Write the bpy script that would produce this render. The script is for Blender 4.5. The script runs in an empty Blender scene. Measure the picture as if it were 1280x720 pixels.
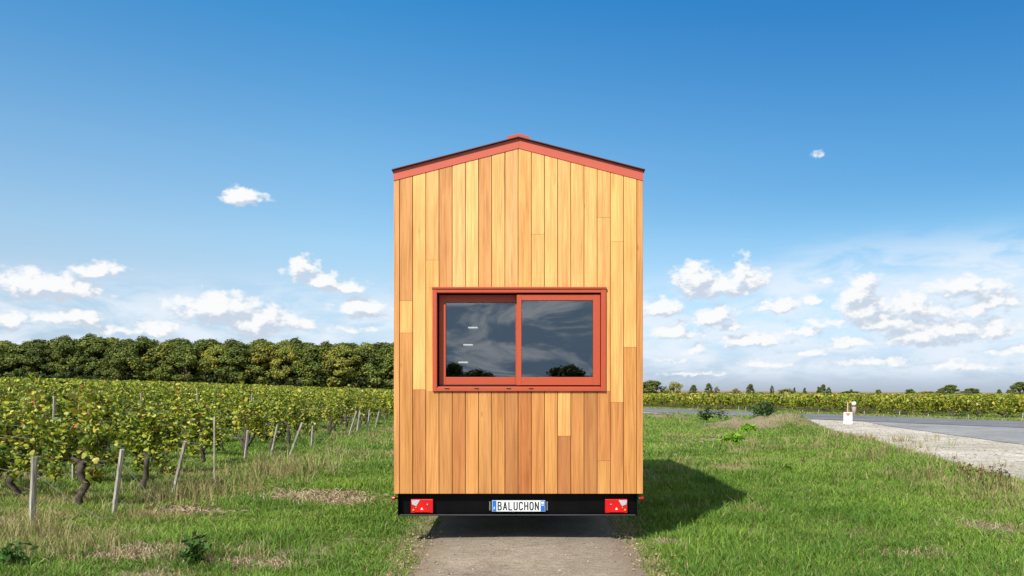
import bpy, math, random
import numpy as np
from mathutils import Vector, Matrix
random.seed(4); rng = np.random.default_rng(11)
SC = bpy.context.scene; COL = SC.collection
F = 1011.0; CH = 1.53; D = 8.1; R = math.radians

# ------------------------------------------------------------------ helpers
def srgb(r, g, b, k=1.0):
    f = lambda c: ((c/255.)/12.92 if c/255. <= .04045 else ((c/255.+.055)/1.055)**2.4)
    return (f(r)*k, f(g)*k, f(b)*k, 1.0)
def tag(o, label=None, cat=None, group=None, kind=None):
    if label: o['label'] = label
    if cat: o['category'] = cat
    if group: o['group'] = group
    if kind: o['kind'] = kind
    return o
def empty(name, loc, rz=0.0, label=None, cat=None, group=None):
    o = bpy.data.objects.new(name, None); COL.objects.link(o)
    o.location = loc; o.rotation_euler = (0, 0, rz); o.empty_display_size = .2
    return tag(o, label, cat, group)
class MB:
    """collects faces (python lists) and links them as one mesh object"""
    def __init__(s): s.v = []; s.f = []; s.m = []; s.c = []
    def add(s, vs, fs, mi=0, col=None):
        b = len(s.v); s.v += [tuple(v) for v in vs]
        s.c += [col or (1, 1, 1, 1)]*len(vs)
        for f in fs: s.f.append([b+i for i in f]); s.m.append(mi)
        return s
    def box(s, x0, x1, y0, y1, z0, z1, mi=0, col=None, b=0.0):
        if b <= 0:
            vs = [(x0,y0,z0),(x1,y0,z0),(x1,y1,z0),(x0,y1,z0),(x0,y0,z1),(x1,y0,z1),(x1,y1,z1),(x0,y1,z1)]
            return s.add(vs, [(0,3,2,1),(4,5,6,7),(0,1,5,4),(1,2,6,5),(2,3,7,6),(3,0,4,7)], mi, col)
        import bmesh
        bm = bmesh.new(); bmesh.ops.create_cube(bm, size=1)
        for v in bm.verts:
            v.co = Vector((x0+(v.co.x+.5)*(x1-x0), y0+(v.co.y+.5)*(y1-y0), z0+(v.co.z+.5)*(z1-z0)))
        bmesh.ops.bevel(bm, geom=list(bm.edges), offset=b, segments=2, affect='EDGES', profile=.5)
        bm.verts.ensure_lookup_table()
        s.add([v.co[:] for v in bm.verts], [[v.index for v in f.verts] for f in bm.faces], mi, col); bm.free(); return s
    def prism(s, pts, y0, y1, mi=0, col=None):
        """polygon in xz (ccw seen from -y) extruded along y"""
        n = len(pts)
        vs = [(p[0], y0, p[1]) for p in pts]+[(p[0], y1, p[1]) for p in pts]
        fs = [list(range(n)), list(range(2*n-1, n-1, -1))]+[[i, n+i, n+(i+1) % n, (i+1) % n] for i in range(n)]
        return s.add(vs, fs, mi, col)
    def tube(s, path, rad, n=8, mi=0, col=None, cap=True):
        P = [Vector(p) for p in path]; rings = []
        if not hasattr(rad, '__len__'): rad = [rad]*len(P)
        b = len(s.v); u = None; vs = []
        for i, p in enumerate(P):
            t = (P[min(i+1, len(P)-1)]-P[max(i-1, 0)]).normalized()
            if u is None: u = t.orthogonal().normalized()
            u = (u-t*u.dot(t)).normalized(); w = t.cross(u)
            for k in range(n):
                a = 2*math.pi*k/n; vs.append(p+(u*math.cos(a)+w*math.sin(a))*rad[i])
        fs = [[i*n+k, i*n+(k+1) % n, (i+1)*n+(k+1) % n, (i+1)*n+k] for i in range(len(P)-1) for k in range(n)]
        if cap: fs += [list(range(n-1, -1, -1)), [(len(P)-1)*n+k for k in range(n)]]
        return s.add(vs, fs, mi, col)
    def build(s, name, mats, parent=None, smooth=False):
        me = bpy.data.meshes.new(name); me.from_pydata(s.v, [], s.f)
        if not isinstance(mats, (list, tuple)): mats = [mats]
        for m in mats: me.materials.append(m)
        me.polygons.foreach_set('material_index', s.m)
        a = me.color_attributes.new('Col', 'FLOAT_COLOR', 'POINT')
        a.data.foreach_set('color', np.array(s.c, dtype=np.float32).ravel())
        if smooth: me.polygons.foreach_set('use_smooth', [True]*len(s.f))
        me.update(); o = bpy.data.objects.new(name, me); COL.objects.link(o)
        if parent: o.parent = parent
        return o
def np_mesh(name, verts, faces, cols, mats, link=True, mat_idx=None, smooth=False):
    """verts (N,3); faces (M,k) same k; cols (N,4)"""
    me = bpy.data.meshes.new(name); k = faces.shape[1]
    me.vertices.add(len(verts)); me.vertices.foreach_set('co', verts.astype(np.float32).ravel())
    me.loops.add(faces.size); me.loops.foreach_set('vertex_index', faces.astype(np.int32).ravel())
    me.polygons.add(len(faces)); me.polygons.foreach_set('loop_start', np.arange(0, faces.size, k, dtype=np.int32))
    me.polygons.foreach_set('loop_total', np.full(len(faces), k, dtype=np.int32))
    if not isinstance(mats, (list, tuple)): mats = [mats]
    for m in mats: me.materials.append(m)
    if mat_idx is not None: me.polygons.foreach_set('material_index', mat_idx.astype(np.int32))
    if smooth: me.polygons.foreach_set('use_smooth', np.ones(len(faces), dtype=bool))
    a = me.color_attributes.new('Col', 'FLOAT_COLOR', 'POINT')
    c = np.ones((len(verts), 4), dtype=np.float32); c[:, :3] = cols[:, :3]; a.data.foreach_set('color', c.ravel())
    me.update(calc_edges=True); me.validate()
    if not link: return me
    o = bpy.data.objects.new(name, me); COL.objects.link(o); return o
_LAT = rng.random((256, 256))
def vn(x, y, sc, seed=0):
    x = np.asarray(x)/sc+seed*17.3; y = np.asarray(y)/sc+seed*9.1
    xi = np.floor(x).astype(int); yi = np.floor(y).astype(int); fx = x-xi; fy = y-yi
    fx = fx*fx*(3-2*fx); fy = fy*fy*(3-2*fy); L = lambda a, b: _LAT[a % 256, b % 256]
    return (L(xi, yi)*(1-fx)+L(xi+1, yi)*fx)*(1-fy)+(L(xi, yi+1)*(1-fx)+L(xi+1, yi+1)*fx)*fy
def sst(a, b, x): t = np.clip((x-a)/(b-a), 0, 1); return t*t*(3-2*t)
def inpoly(x, y, P):
    x = np.asarray(x); y = np.asarray(y); r = np.zeros(x.shape, bool); n = len(P)
    for i in range(n):
        (xa, ya), (xb, yb) = P[i], P[(i+1) % n]
        c = ((ya > y) != (yb > y)) & (x < (xb-xa)*(y-ya)/((yb-ya) if yb != ya else 1e-9)+xa); r ^= c
    return r

# ------------------------------------------------------------------ materials
def mat(name): 
    m = bpy.data.materials.new(name); m.use_nodes = True; nt = m.node_tree
    return m, nt, nt.nodes['Principled BSDF']
def N(nt, t, **kw):
    n = nt.nodes.new(t)
    for k, v in kw.items(): setattr(n, k, v)
    return n
def L(nt, a, b): nt.links.new(a, b)
def ramp(nt, fac, stops):
    r = N(nt, 'ShaderNodeValToRGB'); L(nt, fac, r.inputs[0]); e = r.color_ramp.elements
    while len(e) < len(stops): e.new(.5)
    for i, (p, c) in enumerate(stops): e[i].position = p; e[i].color = c if len(c) == 4 else (*c, 1)
    return r.outputs[0]
def noise(nt, vec, scale, detail=4, rough=.55, dist=0):
    n = N(nt, 'ShaderNodeTexNoise'); n.inputs['Scale'].default_value = scale; n.inputs['Detail'].default_value = detail
    n.inputs['Roughness'].default_value = rough; n.inputs['Distortion'].default_value = dist
    if vec is not None: L(nt, vec, n.inputs['Vector'])
    return n.outputs[0]
def mapping(nt, vec, scale=(1, 1, 1), loc=None):
    m = N(nt, 'ShaderNodeMapping'); L(nt, vec, m.inputs[0]); m.inputs['Scale'].default_value = scale
    if loc is not None: L(nt, loc, m.inputs['Location'])
    return m.outputs[0]
def mixc(nt, a, b, f, mode='MIX'):
    m = N(nt, 'ShaderNodeMix', data_type='RGBA', blend_type=mode)
    for s, v in ((m.inputs[6], a), (m.inputs[7], b)):
        if hasattr(v, 'links'): L(nt, v, s)
        else: s.default_value = v
    if hasattr(f, 'links'): L(nt, f, m.inputs[0])
    else: m.inputs[0].default_value = f
    return m.outputs[2]
def bump(nt, h, p, strength=.4, dist=.01):
    b = N(nt, 'ShaderNodeBump'); b.inputs['Strength'].default_value = strength; b.inputs['Distance'].default_value = dist
    L(nt, h, b.inputs['Height']); L(nt, b.outputs[0], p.inputs['Normal'])
def plain(name, col, rough=.5, metal=0, var=.12, scale=8, bmp=.15):
    m, nt, p = mat(name); g = N(nt, 'ShaderNodeNewGeometry').outputs['Position']
    n = noise(nt, g, scale, 5)
    lo = tuple(c*(1-var) for c in col[:3]); hi = tuple(min(1, c*(1+var)) for c in col[:3])
    L(nt, ramp(nt, n, [(.3, lo), (.7, hi)]), p.inputs['Base Color'])
    p.inputs['Roughness'].default_value = rough; p.inputs['Metallic'].default_value = metal
    if bmp: bump(nt, noise(nt, g, scale*12, 3), p, bmp, .002)
    return m
def leafmat(name, trans=.3, rough=.5):
    m, nt, p = mat(name); a = N(nt, 'ShaderNodeAttribute', attribute_name='Col').outputs['Color']
    oi = N(nt, 'ShaderNodeObjectInfo').outputs['Random']
    v = N(nt, 'ShaderNodeMapRange'); L(nt, oi, v.inputs[0]); v.inputs[3].default_value = .86; v.inputs[4].default_value = 1.14
    hs = N(nt, 'ShaderNodeHueSaturation'); L(nt, a, hs.inputs['Color']); L(nt, v.outputs[0], hs.inputs['Value'])
    c = hs.outputs[0]; L(nt, c, p.inputs['Base Color']); p.inputs['Roughness'].default_value = rough
    p.inputs['Specular IOR Level'].default_value = .25
    t = N(nt, 'ShaderNodeBsdfTranslucent'); L(nt, c, t.inputs[0])
    mx = N(nt, 'ShaderNodeMixShader'); mx.inputs[0].default_value = trans
    L(nt, p.outputs[0], mx.inputs[1]); L(nt, t.outputs[0], mx.inputs[2])
    L(nt, mx.outputs[0], nt.nodes['Material Output'].inputs[0]); return m
M_grass = leafmat('grass_blades', .26, .55)
M_vine = leafmat('vine_leaves', .22, .42)
M_tree = leafmat('tree_leaves', .2, .6)
M_bark = plain('bark', (.06, .045, .033), .9, var=.6, scale=22, bmp=1.0)
M_tbark = plain('tree_bark', (.07, .06, .045), .9, var=.3, scale=3)
M_red = plain('red_lacquered_metal', srgb(190, 80, 48, .84), .5, var=.03, scale=5, bmp=.04)
M_redF = plain('red_fascia_metal', srgb(200, 92, 70, .88), .5, var=.03, scale=5, bmp=.04)
M_roof = plain('dark_roof_sheet', (.12, .03, .022), .45, var=.1)
M_black = plain('black_chassis_steel', (.0035, .0035, .004), .3, var=.3, scale=6)
for _m in (M_black,): _m.node_tree.nodes['Principled BSDF'].inputs['Specular IOR Level'].default_value = .12
M_lip = plain('sunlit_lip_grey', (.05, .05, .052), .4)  # lighter than the chassis: sun caught by the lip is painted as grey
M_blackt = plain('black_membrane', (.012, .01, .009), .8)
M_rubber = plain('tyre_rubber', (.015, .015, .015), .8)
M_rim = plain('wheel_rim_steel', (.35, .35, .36), .35, metal=.7)
M_white = plain('white_paint', (.78, .78, .76), .5, var=.04)
M_platew = plain('plate_white', (.75, .77, .78), .35, var=.02)
M_blue = plain('plate_blue', (.01, .14, .55), .35, var=.05)
M_ink = plain('black_ink', (.01, .01, .012), .4)
M_redlens = plain('red_lens', (.5, .004, .006), .4, var=.08, scale=90)
M_reflect = plain('red_reflector', (.62, .012, .01), .1, var=.1, scale=200)
M_clear = plain('clear_lens', (.42, .45, .47), .12, var=.4, scale=120)
M_amber = plain('amber_lens', (.8, .25, .02), .15)
M_inside = plain('interior_lining', (.035, .032, .03), .8)
M_tread = plain('white_step', (.85, .8, .72), .5, var=.03)
M_wire = plain('galvanised_wire', (.2, .19, .18), .6, metal=.2)
M_stake = None
def woodmat():
    m, nt, p = mat('cedar_cladding')
    a = N(nt, 'ShaderNodeAttribute', attribute_name='Col'); col = a.outputs['Color']
    g = N(nt, 'ShaderNodeNewGeometry').outputs['Position']
    # per board offset of the grain
    off = N(nt, 'ShaderNodeVectorMath', operation='SCALE'); L(nt, col, off.inputs[0]); off.inputs['Scale'].default_value = 37.
    v1 = N(nt, 'ShaderNodeVectorMath', operation='ADD'); L(nt, g, v1.inputs[0]); L(nt, off.outputs[0], v1.inputs[1]); pos = v1.outputs[0]
    fine = noise(nt, mapping(nt, pos, (170, 170, 3.2)), 1, 4, .6)
    mid = noise(nt, mapping(nt, pos, (26, 26, .9)), 1, 3, .6, .8)
    big = noise(nt, mapping(nt, pos, (5, 5, 1.1)), 1, 3, .5)
    c = mixc(nt, col, ramp(nt, fine, [(.28, (.68, .56, .44)), (.6, (1.08, 1.06, 1.02))]), .7, 'MULTIPLY')
    c = mixc(nt, c, ramp(nt, mid, [(.3, (.66, .52, .4)), (.52, (1, 1, 1)), (.75, (1.1, 1.12, 1.1))]), .6, 'MULTIPLY')
    c = mixc(nt, c, ramp(nt, big, [(.3, (.82, .74, .66)), (.6, (1.07, 1.06, 1.04))]), .7, 'MULTIPLY')
    kn = N(nt, 'ShaderNodeTexVoronoi', feature='F1'); L(nt, mapping(nt, pos, (5.5, 5.5, 1.6)), kn.inputs['Vector']); kn.inputs['Scale'].default_value = 1
    kr = ramp(nt, kn.outputs['Distance'], [(.02, (.42, .24, .13)), (.07, (1, 1, 1))])
    c = mixc(nt, c, kr, .5, 'MULTIPLY')
    L(nt, c, p.inputs['Base Color']); p.inputs['Roughness'].default_value = .5; p.inputs['Specular IOR Level'].default_value = .35
    bump(nt, fine, p, .25, .002); return m
M_wood = woodmat()
def stakemat():
    m, nt, p = mat('weathered_stake'); g = N(nt, 'ShaderNodeTexCoord').outputs['Object']
    n = noise(nt, mapping(nt, g, (60, 60, 5)), 1, 5); b = noise(nt, g, 6, 3)
    c = ramp(nt, n, [(.3, (.16, .14, .11)), (.62, (.46, .43, .38))])
    c = mixc(nt, c, ramp(nt, b, [(.4, (1, 1, 1)), (.65, (.6, .66, .5))]), .6, 'MULTIPLY')
    L(nt, c, p.inputs['Base Color']); p.inputs['Roughness'].default_value = .9; bump(nt, n, p, .8, .004); return m
M_stake = stakemat()
def glassmat():
    m = bpy.data.materials.new('window_glass'); m.use_nodes = True; nt = m.node_tree; nt.nodes.remove(nt.nodes['Principled BSDF'])
    t = N(nt, 'ShaderNodeBsdfTransparent'); t.inputs[0].default_value = (.75, .8, .82, 1)
    g = N(nt, 'ShaderNodeBsdfGlossy'); g.inputs['Roughness'].default_value = .0; g.inputs[0].default_value = (.9, .95, 1, 1)
    fr = N(nt, 'ShaderNodeFresnel'); bf = N(nt, 'ShaderNodeMapRange'); L(nt, N(nt, 'ShaderNodeNewGeometry').outputs['Backfacing'], bf.inputs[0]); bf.inputs[3].default_value = 2.45; bf.inputs[4].default_value = 1/2.45; L(nt, bf.outputs[0], fr.inputs[0])
    mx = N(nt, 'ShaderNodeMixShader'); L(nt, fr.outputs[0], mx.inputs[0]); L(nt, t.outputs[0], mx.inputs[1]); L(nt, g.outputs[0], mx.inputs[2])
    L(nt, mx.outputs[0], nt.nodes['Material Output'].inputs[0])
    # faint ripple of a real pane
    b = N(nt, 'ShaderNodeBump'); b.inputs['Strength'].default_value = .02; b.inputs['Distance'].default_value = .01
    L(nt, noise(nt, N(nt, 'ShaderNodeNewGeometry').outputs['Position'], 2.5, 1), b.inputs['Height']); L(nt, b.outputs[0], g.inputs['Normal'])
    return m
M_glass = glassmat()

# ------------------------------------------------------------------ sun and camera
cam = bpy.data.cameras.new('camera'); co = bpy.data.objects.new('camera', cam); COL.objects.link(co); SC.camera = co
co.location = (0, 0, CH); co.rotation_euler = (math.pi/2, 0, 0)
cam.sensor_width = 36; cam.lens = F*36/1280; cam.shift_y = 129/1280.; cam.clip_start = .05; cam.clip_end = 9000
SUNV = Vector((2.11, 3.27, -3.74)).normalized()
sl = bpy.data.lights.new('sun', 'SUN'); so = bpy.data.objects.new('sun', sl); COL.objects.link(so)
so.rotation_euler = SUNV.to_track_quat('-Z', 'Y').to_euler(); sl.energy = 4.8; sl.angle = R(.5); sl.color = (1, .95, .87)
so.location = (-20, -30, 40)

# ------------------------------------------------------------------ sky with clouds
def px2(x, y):
    u = (x-640)/F; v = (489-y)/F; return math.atan(u)*1000, math.atan(v*math.cos(math.atan(u)))*1000
CL = [ # x, y, rx, ry, weight (sizes in thousandths of a radian)
 (305,248,27,10,.95),(60,360,50,13,1),(24,352,20,14,.9),(100,364,30,10,.9),(122,339,24,9,1),(15,402,16,9,.9),(58,398,20,9,.8),(100,400,24,12,.9),
 (195,414,26,10,.9),(272,390,52,18,1),(325,405,38,18,1),(375,408,32,13,.65),(378,336,20,15,.9),(402,352,28,10,1),(430,361,26,8,1),(452,386,32,11,1),
 (1020,197,20,10,.4),(868,350,26,17,1),(895,362,38,14,1),(935,352,24,16,.9),(928,330,14,16,.6),(828,388,25,11,1),(893,398,26,13,1),(845,417,32,10,.9),(865,438,25,8,.6),(910,410,30,9,.7),(1105,405,60,12,.8),(1180,412,50,12,.8),(1000,415,45,10,.7),(1090,452,60,9,.65),(960,455,50,7,.6),(1200,458,60,8,.6),(840,452,40,6,.55),(1245,380,34,16,.75),(150,415,60,7,.5),(440,412,40,6,.55),(1030,352,26,9,.4),
 (975,384,35,9,.8),(1019,374,13,6,.9),(1076,368,22,20,.9),(1085,392,36,16,.9),(1140,387,24,16,1),(1215,360,46,12,.85),(1190,392,50,12,.7),
 (935,428,52,10,.75),(1010,440,40,8,.6),(1150,422,48,12,.95),(1242,413,26,12,.9),(1260,440,40,8,.6),(1060,430,40,10,.6),(1030,405,34,8,.6),(870,468,60,5,.4)]
def field_group():
    nt = bpy.data.node_groups.new('cloud_field', 'ShaderNodeTree')
    nt.interface.new_socket('P', in_out='INPUT', socket_type='NodeSocketVector'); nt.interface.new_socket('F', in_out='OUTPUT', socket_type='NodeSocketFloat')
    gi = N(nt, 'NodeGroupInput'); go = N(nt, 'NodeGroupOutput'); P = gi.outputs[0]
    def VM(op, a, b):
        n = N(nt, 'ShaderNodeVectorMath', operation=op)
        for s, v in ((n.inputs[0], a), (n.inputs[1], b)):
            if hasattr(v, 'links'): L(nt, v, s)
            elif v is not None: s.default_value = v
        return n
    nn = N(nt, 'ShaderNodeTexNoise'); L(nt, P, nn.inputs['Vector']); nn.inputs['Scale'].default_value = .055; nn.inputs['Detail'].default_value = 4; nn.inputs['Roughness'].default_value = .55
    d = VM('MULTIPLY', VM('SUBTRACT', nn.outputs['Color'], (.5, .5, .5)).outputs[0], (34, 20, 0)).outputs[0]
    Q = VM('ADD', P, d).outputs[0]; cur = None
    for (x, y, rx, ry, w) in CL:
        a, e = px2(x, y)
        s = VM('MULTIPLY', VM('SUBTRACT', Q, (a, e, 0)).outputs[0], (.80/rx, .68/ry, 0)).outputs[0]
        s = VM('MAXIMUM', s, VM('MULTIPLY', s, (1, -1.45, 0)).outputs[0]).outputs[0]
        ln = N(nt, 'ShaderNodeVectorMath', operation='LENGTH'); L(nt, s, ln.inputs[0])
        m = N(nt, 'ShaderNodeMath', operation='SUBTRACT'); m.inputs[0].default_value = w; L(nt, ln.outputs['Value'], m.inputs[1])
        if cur is None: cur = m.outputs[0]
        else:
            k = N(nt, 'ShaderNodeMath', operation='SMOOTH_MAX'); k.inputs[2].default_value = .12; L(nt, cur, k.inputs[0]); L(nt, m.outputs[0], k.inputs[1]); cur = k.outputs[0]
    n2 = noise(nt, mapping(nt, P, (1, 1.5, 1)), .05, 8, .62)
    ma = N(nt, 'ShaderNodeMath', operation='MULTIPLY_ADD'); L(nt, n2, ma.inputs[0]); ma.inputs[1].default_value = 1.9; ma.inputs[2].default_value = -1.0
    clampc = N(nt, 'ShaderNodeMath', operation='MAXIMUM'); L(nt, cur, clampc.inputs[0]); clampc.inputs[1].default_value = -2.5
    ad = N(nt, 'ShaderNodeMath', operation='ADD'); L(nt, clampc.outputs[0], ad.inputs[0]); L(nt, ma.outputs[0], ad.inputs[1]); L(nt, ad.outputs[0], go.inputs[0])
    return nt
def world():
    w = bpy.data.worlds.new('World'); SC.world = w; w.use_nodes = True; nt = w.node_tree; bg = nt.nodes['Background']
    sk = N(nt, 'ShaderNodeTexSky', sky_type='NISHITA', sun_disc=False)
    sk.sun_elevation = math.asin(-SUNV.z); sk.sun_rotation = math.atan2(-SUNV.x, -SUNV.y) % (2*math.pi)
    sk.air_density = 1.0; sk.dust_density = .35; sk.ozone_density = 2.2; sk.altitude = 100
    g = N(nt, 'ShaderNodeTexCoord').outputs['Generated']; sp = N(nt, 'ShaderNodeSeparateXYZ'); L(nt, g, sp.inputs[0])
    def MA(op, a, b=0., c=None):
        n = N(nt, 'ShaderNodeMath', operation=op)
        for s, v in zip(n.inputs, (a, b, c)):
            if v is None: continue
            if hasattr(v, 'links'): L(nt, v, s)
            else: s.default_value = v
        return n.outputs[0]
    az = MA('MULTIPLY', MA('ARCTAN2', sp.outputs[0], sp.outputs[1]), 1000); el = MA('MULTIPLY', MA('ARCSINE', sp.outputs[2]), 1000)
    cb = N(nt, 'ShaderNodeCombineXYZ'); L(nt, az, cb.inputs[0]); L(nt, el, cb.inputs[1]); P = cb.outputs[0]
    fg = field_group()
    def field(off):
        a = N(nt, 'ShaderNodeVectorMath', operation='ADD'); L(nt, P, a.inputs[0]); a.inputs[1].default_value = off
        n = N(nt, 'ShaderNodeGroup'); n.node_tree = fg; L(nt, a.outputs[0], n.inputs[0]); return n.outputs[0]
    f0 = field((0, 0, 0)); f1 = field((-6, 11, 0))
    def smooth(v, a, b, lo=0., hi=1.):
        r = N(nt, 'ShaderNodeMapRange', interpolation_type='SMOOTHSTEP'); L(nt, v, r.inputs[0])
        for i, x in enumerate((a, b, lo, hi)): r.inputs[i+1].default_value = x
        return r.outputs[0]
    dens = smooth(f0, -.12, .42)
    lit = smooth(MA('SUBTRACT', f0, f1), -.22, .34)
    # thin veil to the right, broken haze near the horizon, a cloudy half of the sky behind the camera
    vn1 = noise(nt, mapping(nt, P, (.0035, .02, 1)), 1, 7, .62, .6)
    va = px2(1230, 345); veilx = smooth(az, 330, 480); veily = MA('MULTIPLY', smooth(el, va[1]-70, va[1]-15), smooth(el, va[1]+30, va[1]+5, 0, 1))
    vel = MA('MULTIPLY_ADD', noise(nt, mapping(nt, P, (.008, .03, 1)), 1, 6, .6, .5), 70, MA('SUBTRACT', el, 35)); veily = MA('MULTIPLY', smooth(el, 40, 100), smooth(vel, va[1]-8, va[1]+34, 1, 0))
    veil = MA('MULTIPLY', MA('MULTIPLY', veilx, veily), smooth(vn1, .32, .62, .3, .95))
    ln = noise(nt, mapping(nt, P, (.011, .034, 1)), 1, 8, .6, .4)
    low = MA('MULTIPLY', smooth(ln, .34, .62, 0, .9), MA('MULTIPLY', smooth(el, 2, 30), smooth(MA('SUBTRACT', el, smooth(az, 150, 420, 0, 40)), 80, 150, 1, 0)))
    side = smooth(MA('ABSOLUTE', az, 0), 1100, 1500)
    bn = noise(nt, mapping(nt, g, (9, 9, 26)), 1, 8, .6, 1.2)
    back = MA('MULTIPLY', smooth(bn, .42, .64, 0, .95), side)
    soft = MA('MAXIMUM', veil, low)
    # sky colour: bluer upward, as through a polariser; unseen zenith darkened to deepen shadows
    hs = N(nt, 'ShaderNodeHueSaturation'); hs.inputs['Saturation'].default_value = 1.12; L(nt, sk.outputs[0], hs.inputs['Color'])
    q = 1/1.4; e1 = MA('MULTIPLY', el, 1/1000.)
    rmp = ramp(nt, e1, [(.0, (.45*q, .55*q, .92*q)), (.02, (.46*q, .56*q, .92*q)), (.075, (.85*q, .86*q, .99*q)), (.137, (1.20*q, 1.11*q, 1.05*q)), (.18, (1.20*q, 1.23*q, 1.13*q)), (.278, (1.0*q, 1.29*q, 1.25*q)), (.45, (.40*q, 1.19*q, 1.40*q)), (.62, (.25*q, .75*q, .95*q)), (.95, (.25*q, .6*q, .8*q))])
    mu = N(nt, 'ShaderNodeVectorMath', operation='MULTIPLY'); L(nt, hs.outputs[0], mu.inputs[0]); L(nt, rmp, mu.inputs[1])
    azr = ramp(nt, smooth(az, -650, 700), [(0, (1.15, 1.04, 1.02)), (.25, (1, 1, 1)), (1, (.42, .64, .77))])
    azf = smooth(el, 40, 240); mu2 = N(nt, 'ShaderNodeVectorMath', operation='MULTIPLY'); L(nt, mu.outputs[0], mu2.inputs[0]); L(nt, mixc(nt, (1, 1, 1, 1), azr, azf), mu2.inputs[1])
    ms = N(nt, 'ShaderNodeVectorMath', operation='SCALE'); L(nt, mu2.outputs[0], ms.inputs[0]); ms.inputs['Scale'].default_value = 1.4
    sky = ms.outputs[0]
    warm = mixc(nt, (4.5, 5.15, 6.0, 1), (7.3, 7.35, 7.4, 1), lit)
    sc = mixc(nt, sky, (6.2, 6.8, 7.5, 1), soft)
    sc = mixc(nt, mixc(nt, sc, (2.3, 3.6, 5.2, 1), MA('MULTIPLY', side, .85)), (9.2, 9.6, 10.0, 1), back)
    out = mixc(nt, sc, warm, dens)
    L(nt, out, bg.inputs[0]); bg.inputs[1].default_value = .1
    return nt, sky, hs
WN = world()
SC.view_settings.view_transform = 'Standard'; SC.view_settings.look = 'None'; SC.view_settings.exposure = 0.4; SC.view_settings.gamma = 1

# ------------------------------------------------------------------ terrain
RD = np.array((.404, -.914)); RA = np.array((11.6, 70.0)); RN = np.array((-.914, -.404)); RW = 7.1
def rpt(t, o): p = RA+RD*t+RN*o; return (float(p[0]), float(p[1]))
GRAVEL = [(15.4, 46.5), (13.6, 43), (13.1, 37.7), (11.9, 30), (10.5, 23.1), (8.95, 16.1), (8.2, 13), (7.5, 8), (7.3, 2), (30, 2)]+[rpt(60, RW-.1), rpt(26, RW-.1)]
LAYBY = [(17.6, 41.6), (15.9, 34), (15.0, 28), (14.1, 22.2), (13.1, 15), (12.6, 2), (36, 2), rpt(50, RW-.2), rpt(31, RW-.2)]
def road_off(x, y): return (np.asarray(x)-RA[0])*RN[0]+(np.asarray(y)-RA[1])*RN[1]
def on_road(x, y, m=0.): o = road_off(x, y); return (o > -m) & (o < RW+m)
def path_edges(y):
    y = np.asarray(y, dtype=float)
    l = -.93+.10*(vn(y, y*0, 1.1, 3)-.5)*2*.5+.05*(vn(y, y*0, .35, 4)-.5); r = 1.2+.12*(vn(y, y*0, 1.3, 5)-.5)+.05*(vn(y, y*0, .3, 6)-.5)
    return l, r
def on_path(x, y, m=0.): l, r = path_edges(y); q = .10*(vn(x, y, .16, 33)-.35)+.10*(vn(x, y, .5, 34)-.5); return (x > l-m+q) & (x < r+m-q)
MOUNDS = [(9.3, 32.5, 2.3, 1.3, .36), (10.8, 31.8, 1.6, 1.0, .35), (8.6, 44, 2.2, 1.5, .3)]
def H(x, y):
    x = np.asarray(x, dtype=float); y = np.asarray(y, dtype=float)
    t = -x-6.5; sp = 1.6*np.log1p(np.exp(np.clip(t/1.6, -30, 30))); h = .034*np.minimum(sp, 140)
    u = x/np.maximum(y, 1); c = .001-(np.clip(u, .0, .7)-.257)*.0106
    h = h+sst(90, 400, y)*c*np.minimum(y, 3000)*(sst(-.05, .1, u))
    flat = 1-((x > -1.3) & (x < 1.6)); road = (road_off(x, y) > -1.5) & (road_off(x, y) < RW+1); gv = inpoly(x, y, GRAVEL)
    rough = .055*(vn(x, y, 1.9, 1)-.5)+.02*(vn(x, y, .5, 2)-.5)+.12*(vn(x, y, 9, 7)-.5)*sst(1.5, 5, np.abs(x))
    h = h+rough*flat*(~road)*np.where(gv, .15, 1)*sst(1.2, 2.2, np.abs(x-.13)+.25)
    bx_ = 8.2+(y-13)*.198; h = h+(.17*np.exp(-((x-bx_+.95)/.75)**2)*(.6+.8*vn(x, y, 1.1, 61)))*sst(8, 12, y)*(1-sst(33, 38, y))*(~gv)
    for mx, my, rx, ry, hh in MOUNDS:
        d2 = ((x-mx)/rx)**2+((y-my)/ry)**2; h = h+hh*np.exp(-d2*1.6)*(1+.35*(vn(x, y, .4, 9)-.5)*2)
    return h
def px_ground(x, y, it=4):
    """where the ray of a photo pixel meets the ground"""
    z = 0.
    for _ in range(it):
        Z = F*(CH-z)/(y-489.); X = (x-640)/F*Z; z = float(H(X, Z))
    return X, Z, z
xs = np.unique(np.concatenate([np.arange(-14, 16, .22), np.arange(16, 40, .8), -14-np.geomspace(.5, 3500, 60), 40+np.geomspace(.8, 3500, 50)]))
ys = np.unique(np.concatenate([-np.geomspace(.5, 600, 25), np.arange(0, 4, 1), np.arange(4, 22, .2), np.arange(22, 60, .45), 60+np.geomspace(.5, 6000, 90)]))
GX, GY = np.meshgrid(xs, ys); GZ = H(GX, GY)
n1, n0 = GX.shape; ii = np.arange(n1*n0).reshape(n1, n0)
gf = np.stack([ii[:-1, :-1].ravel(), ii[:-1, 1:].ravel(), ii[1:, 1:].ravel(), ii[1:, :-1].ravel()], 1)
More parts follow.
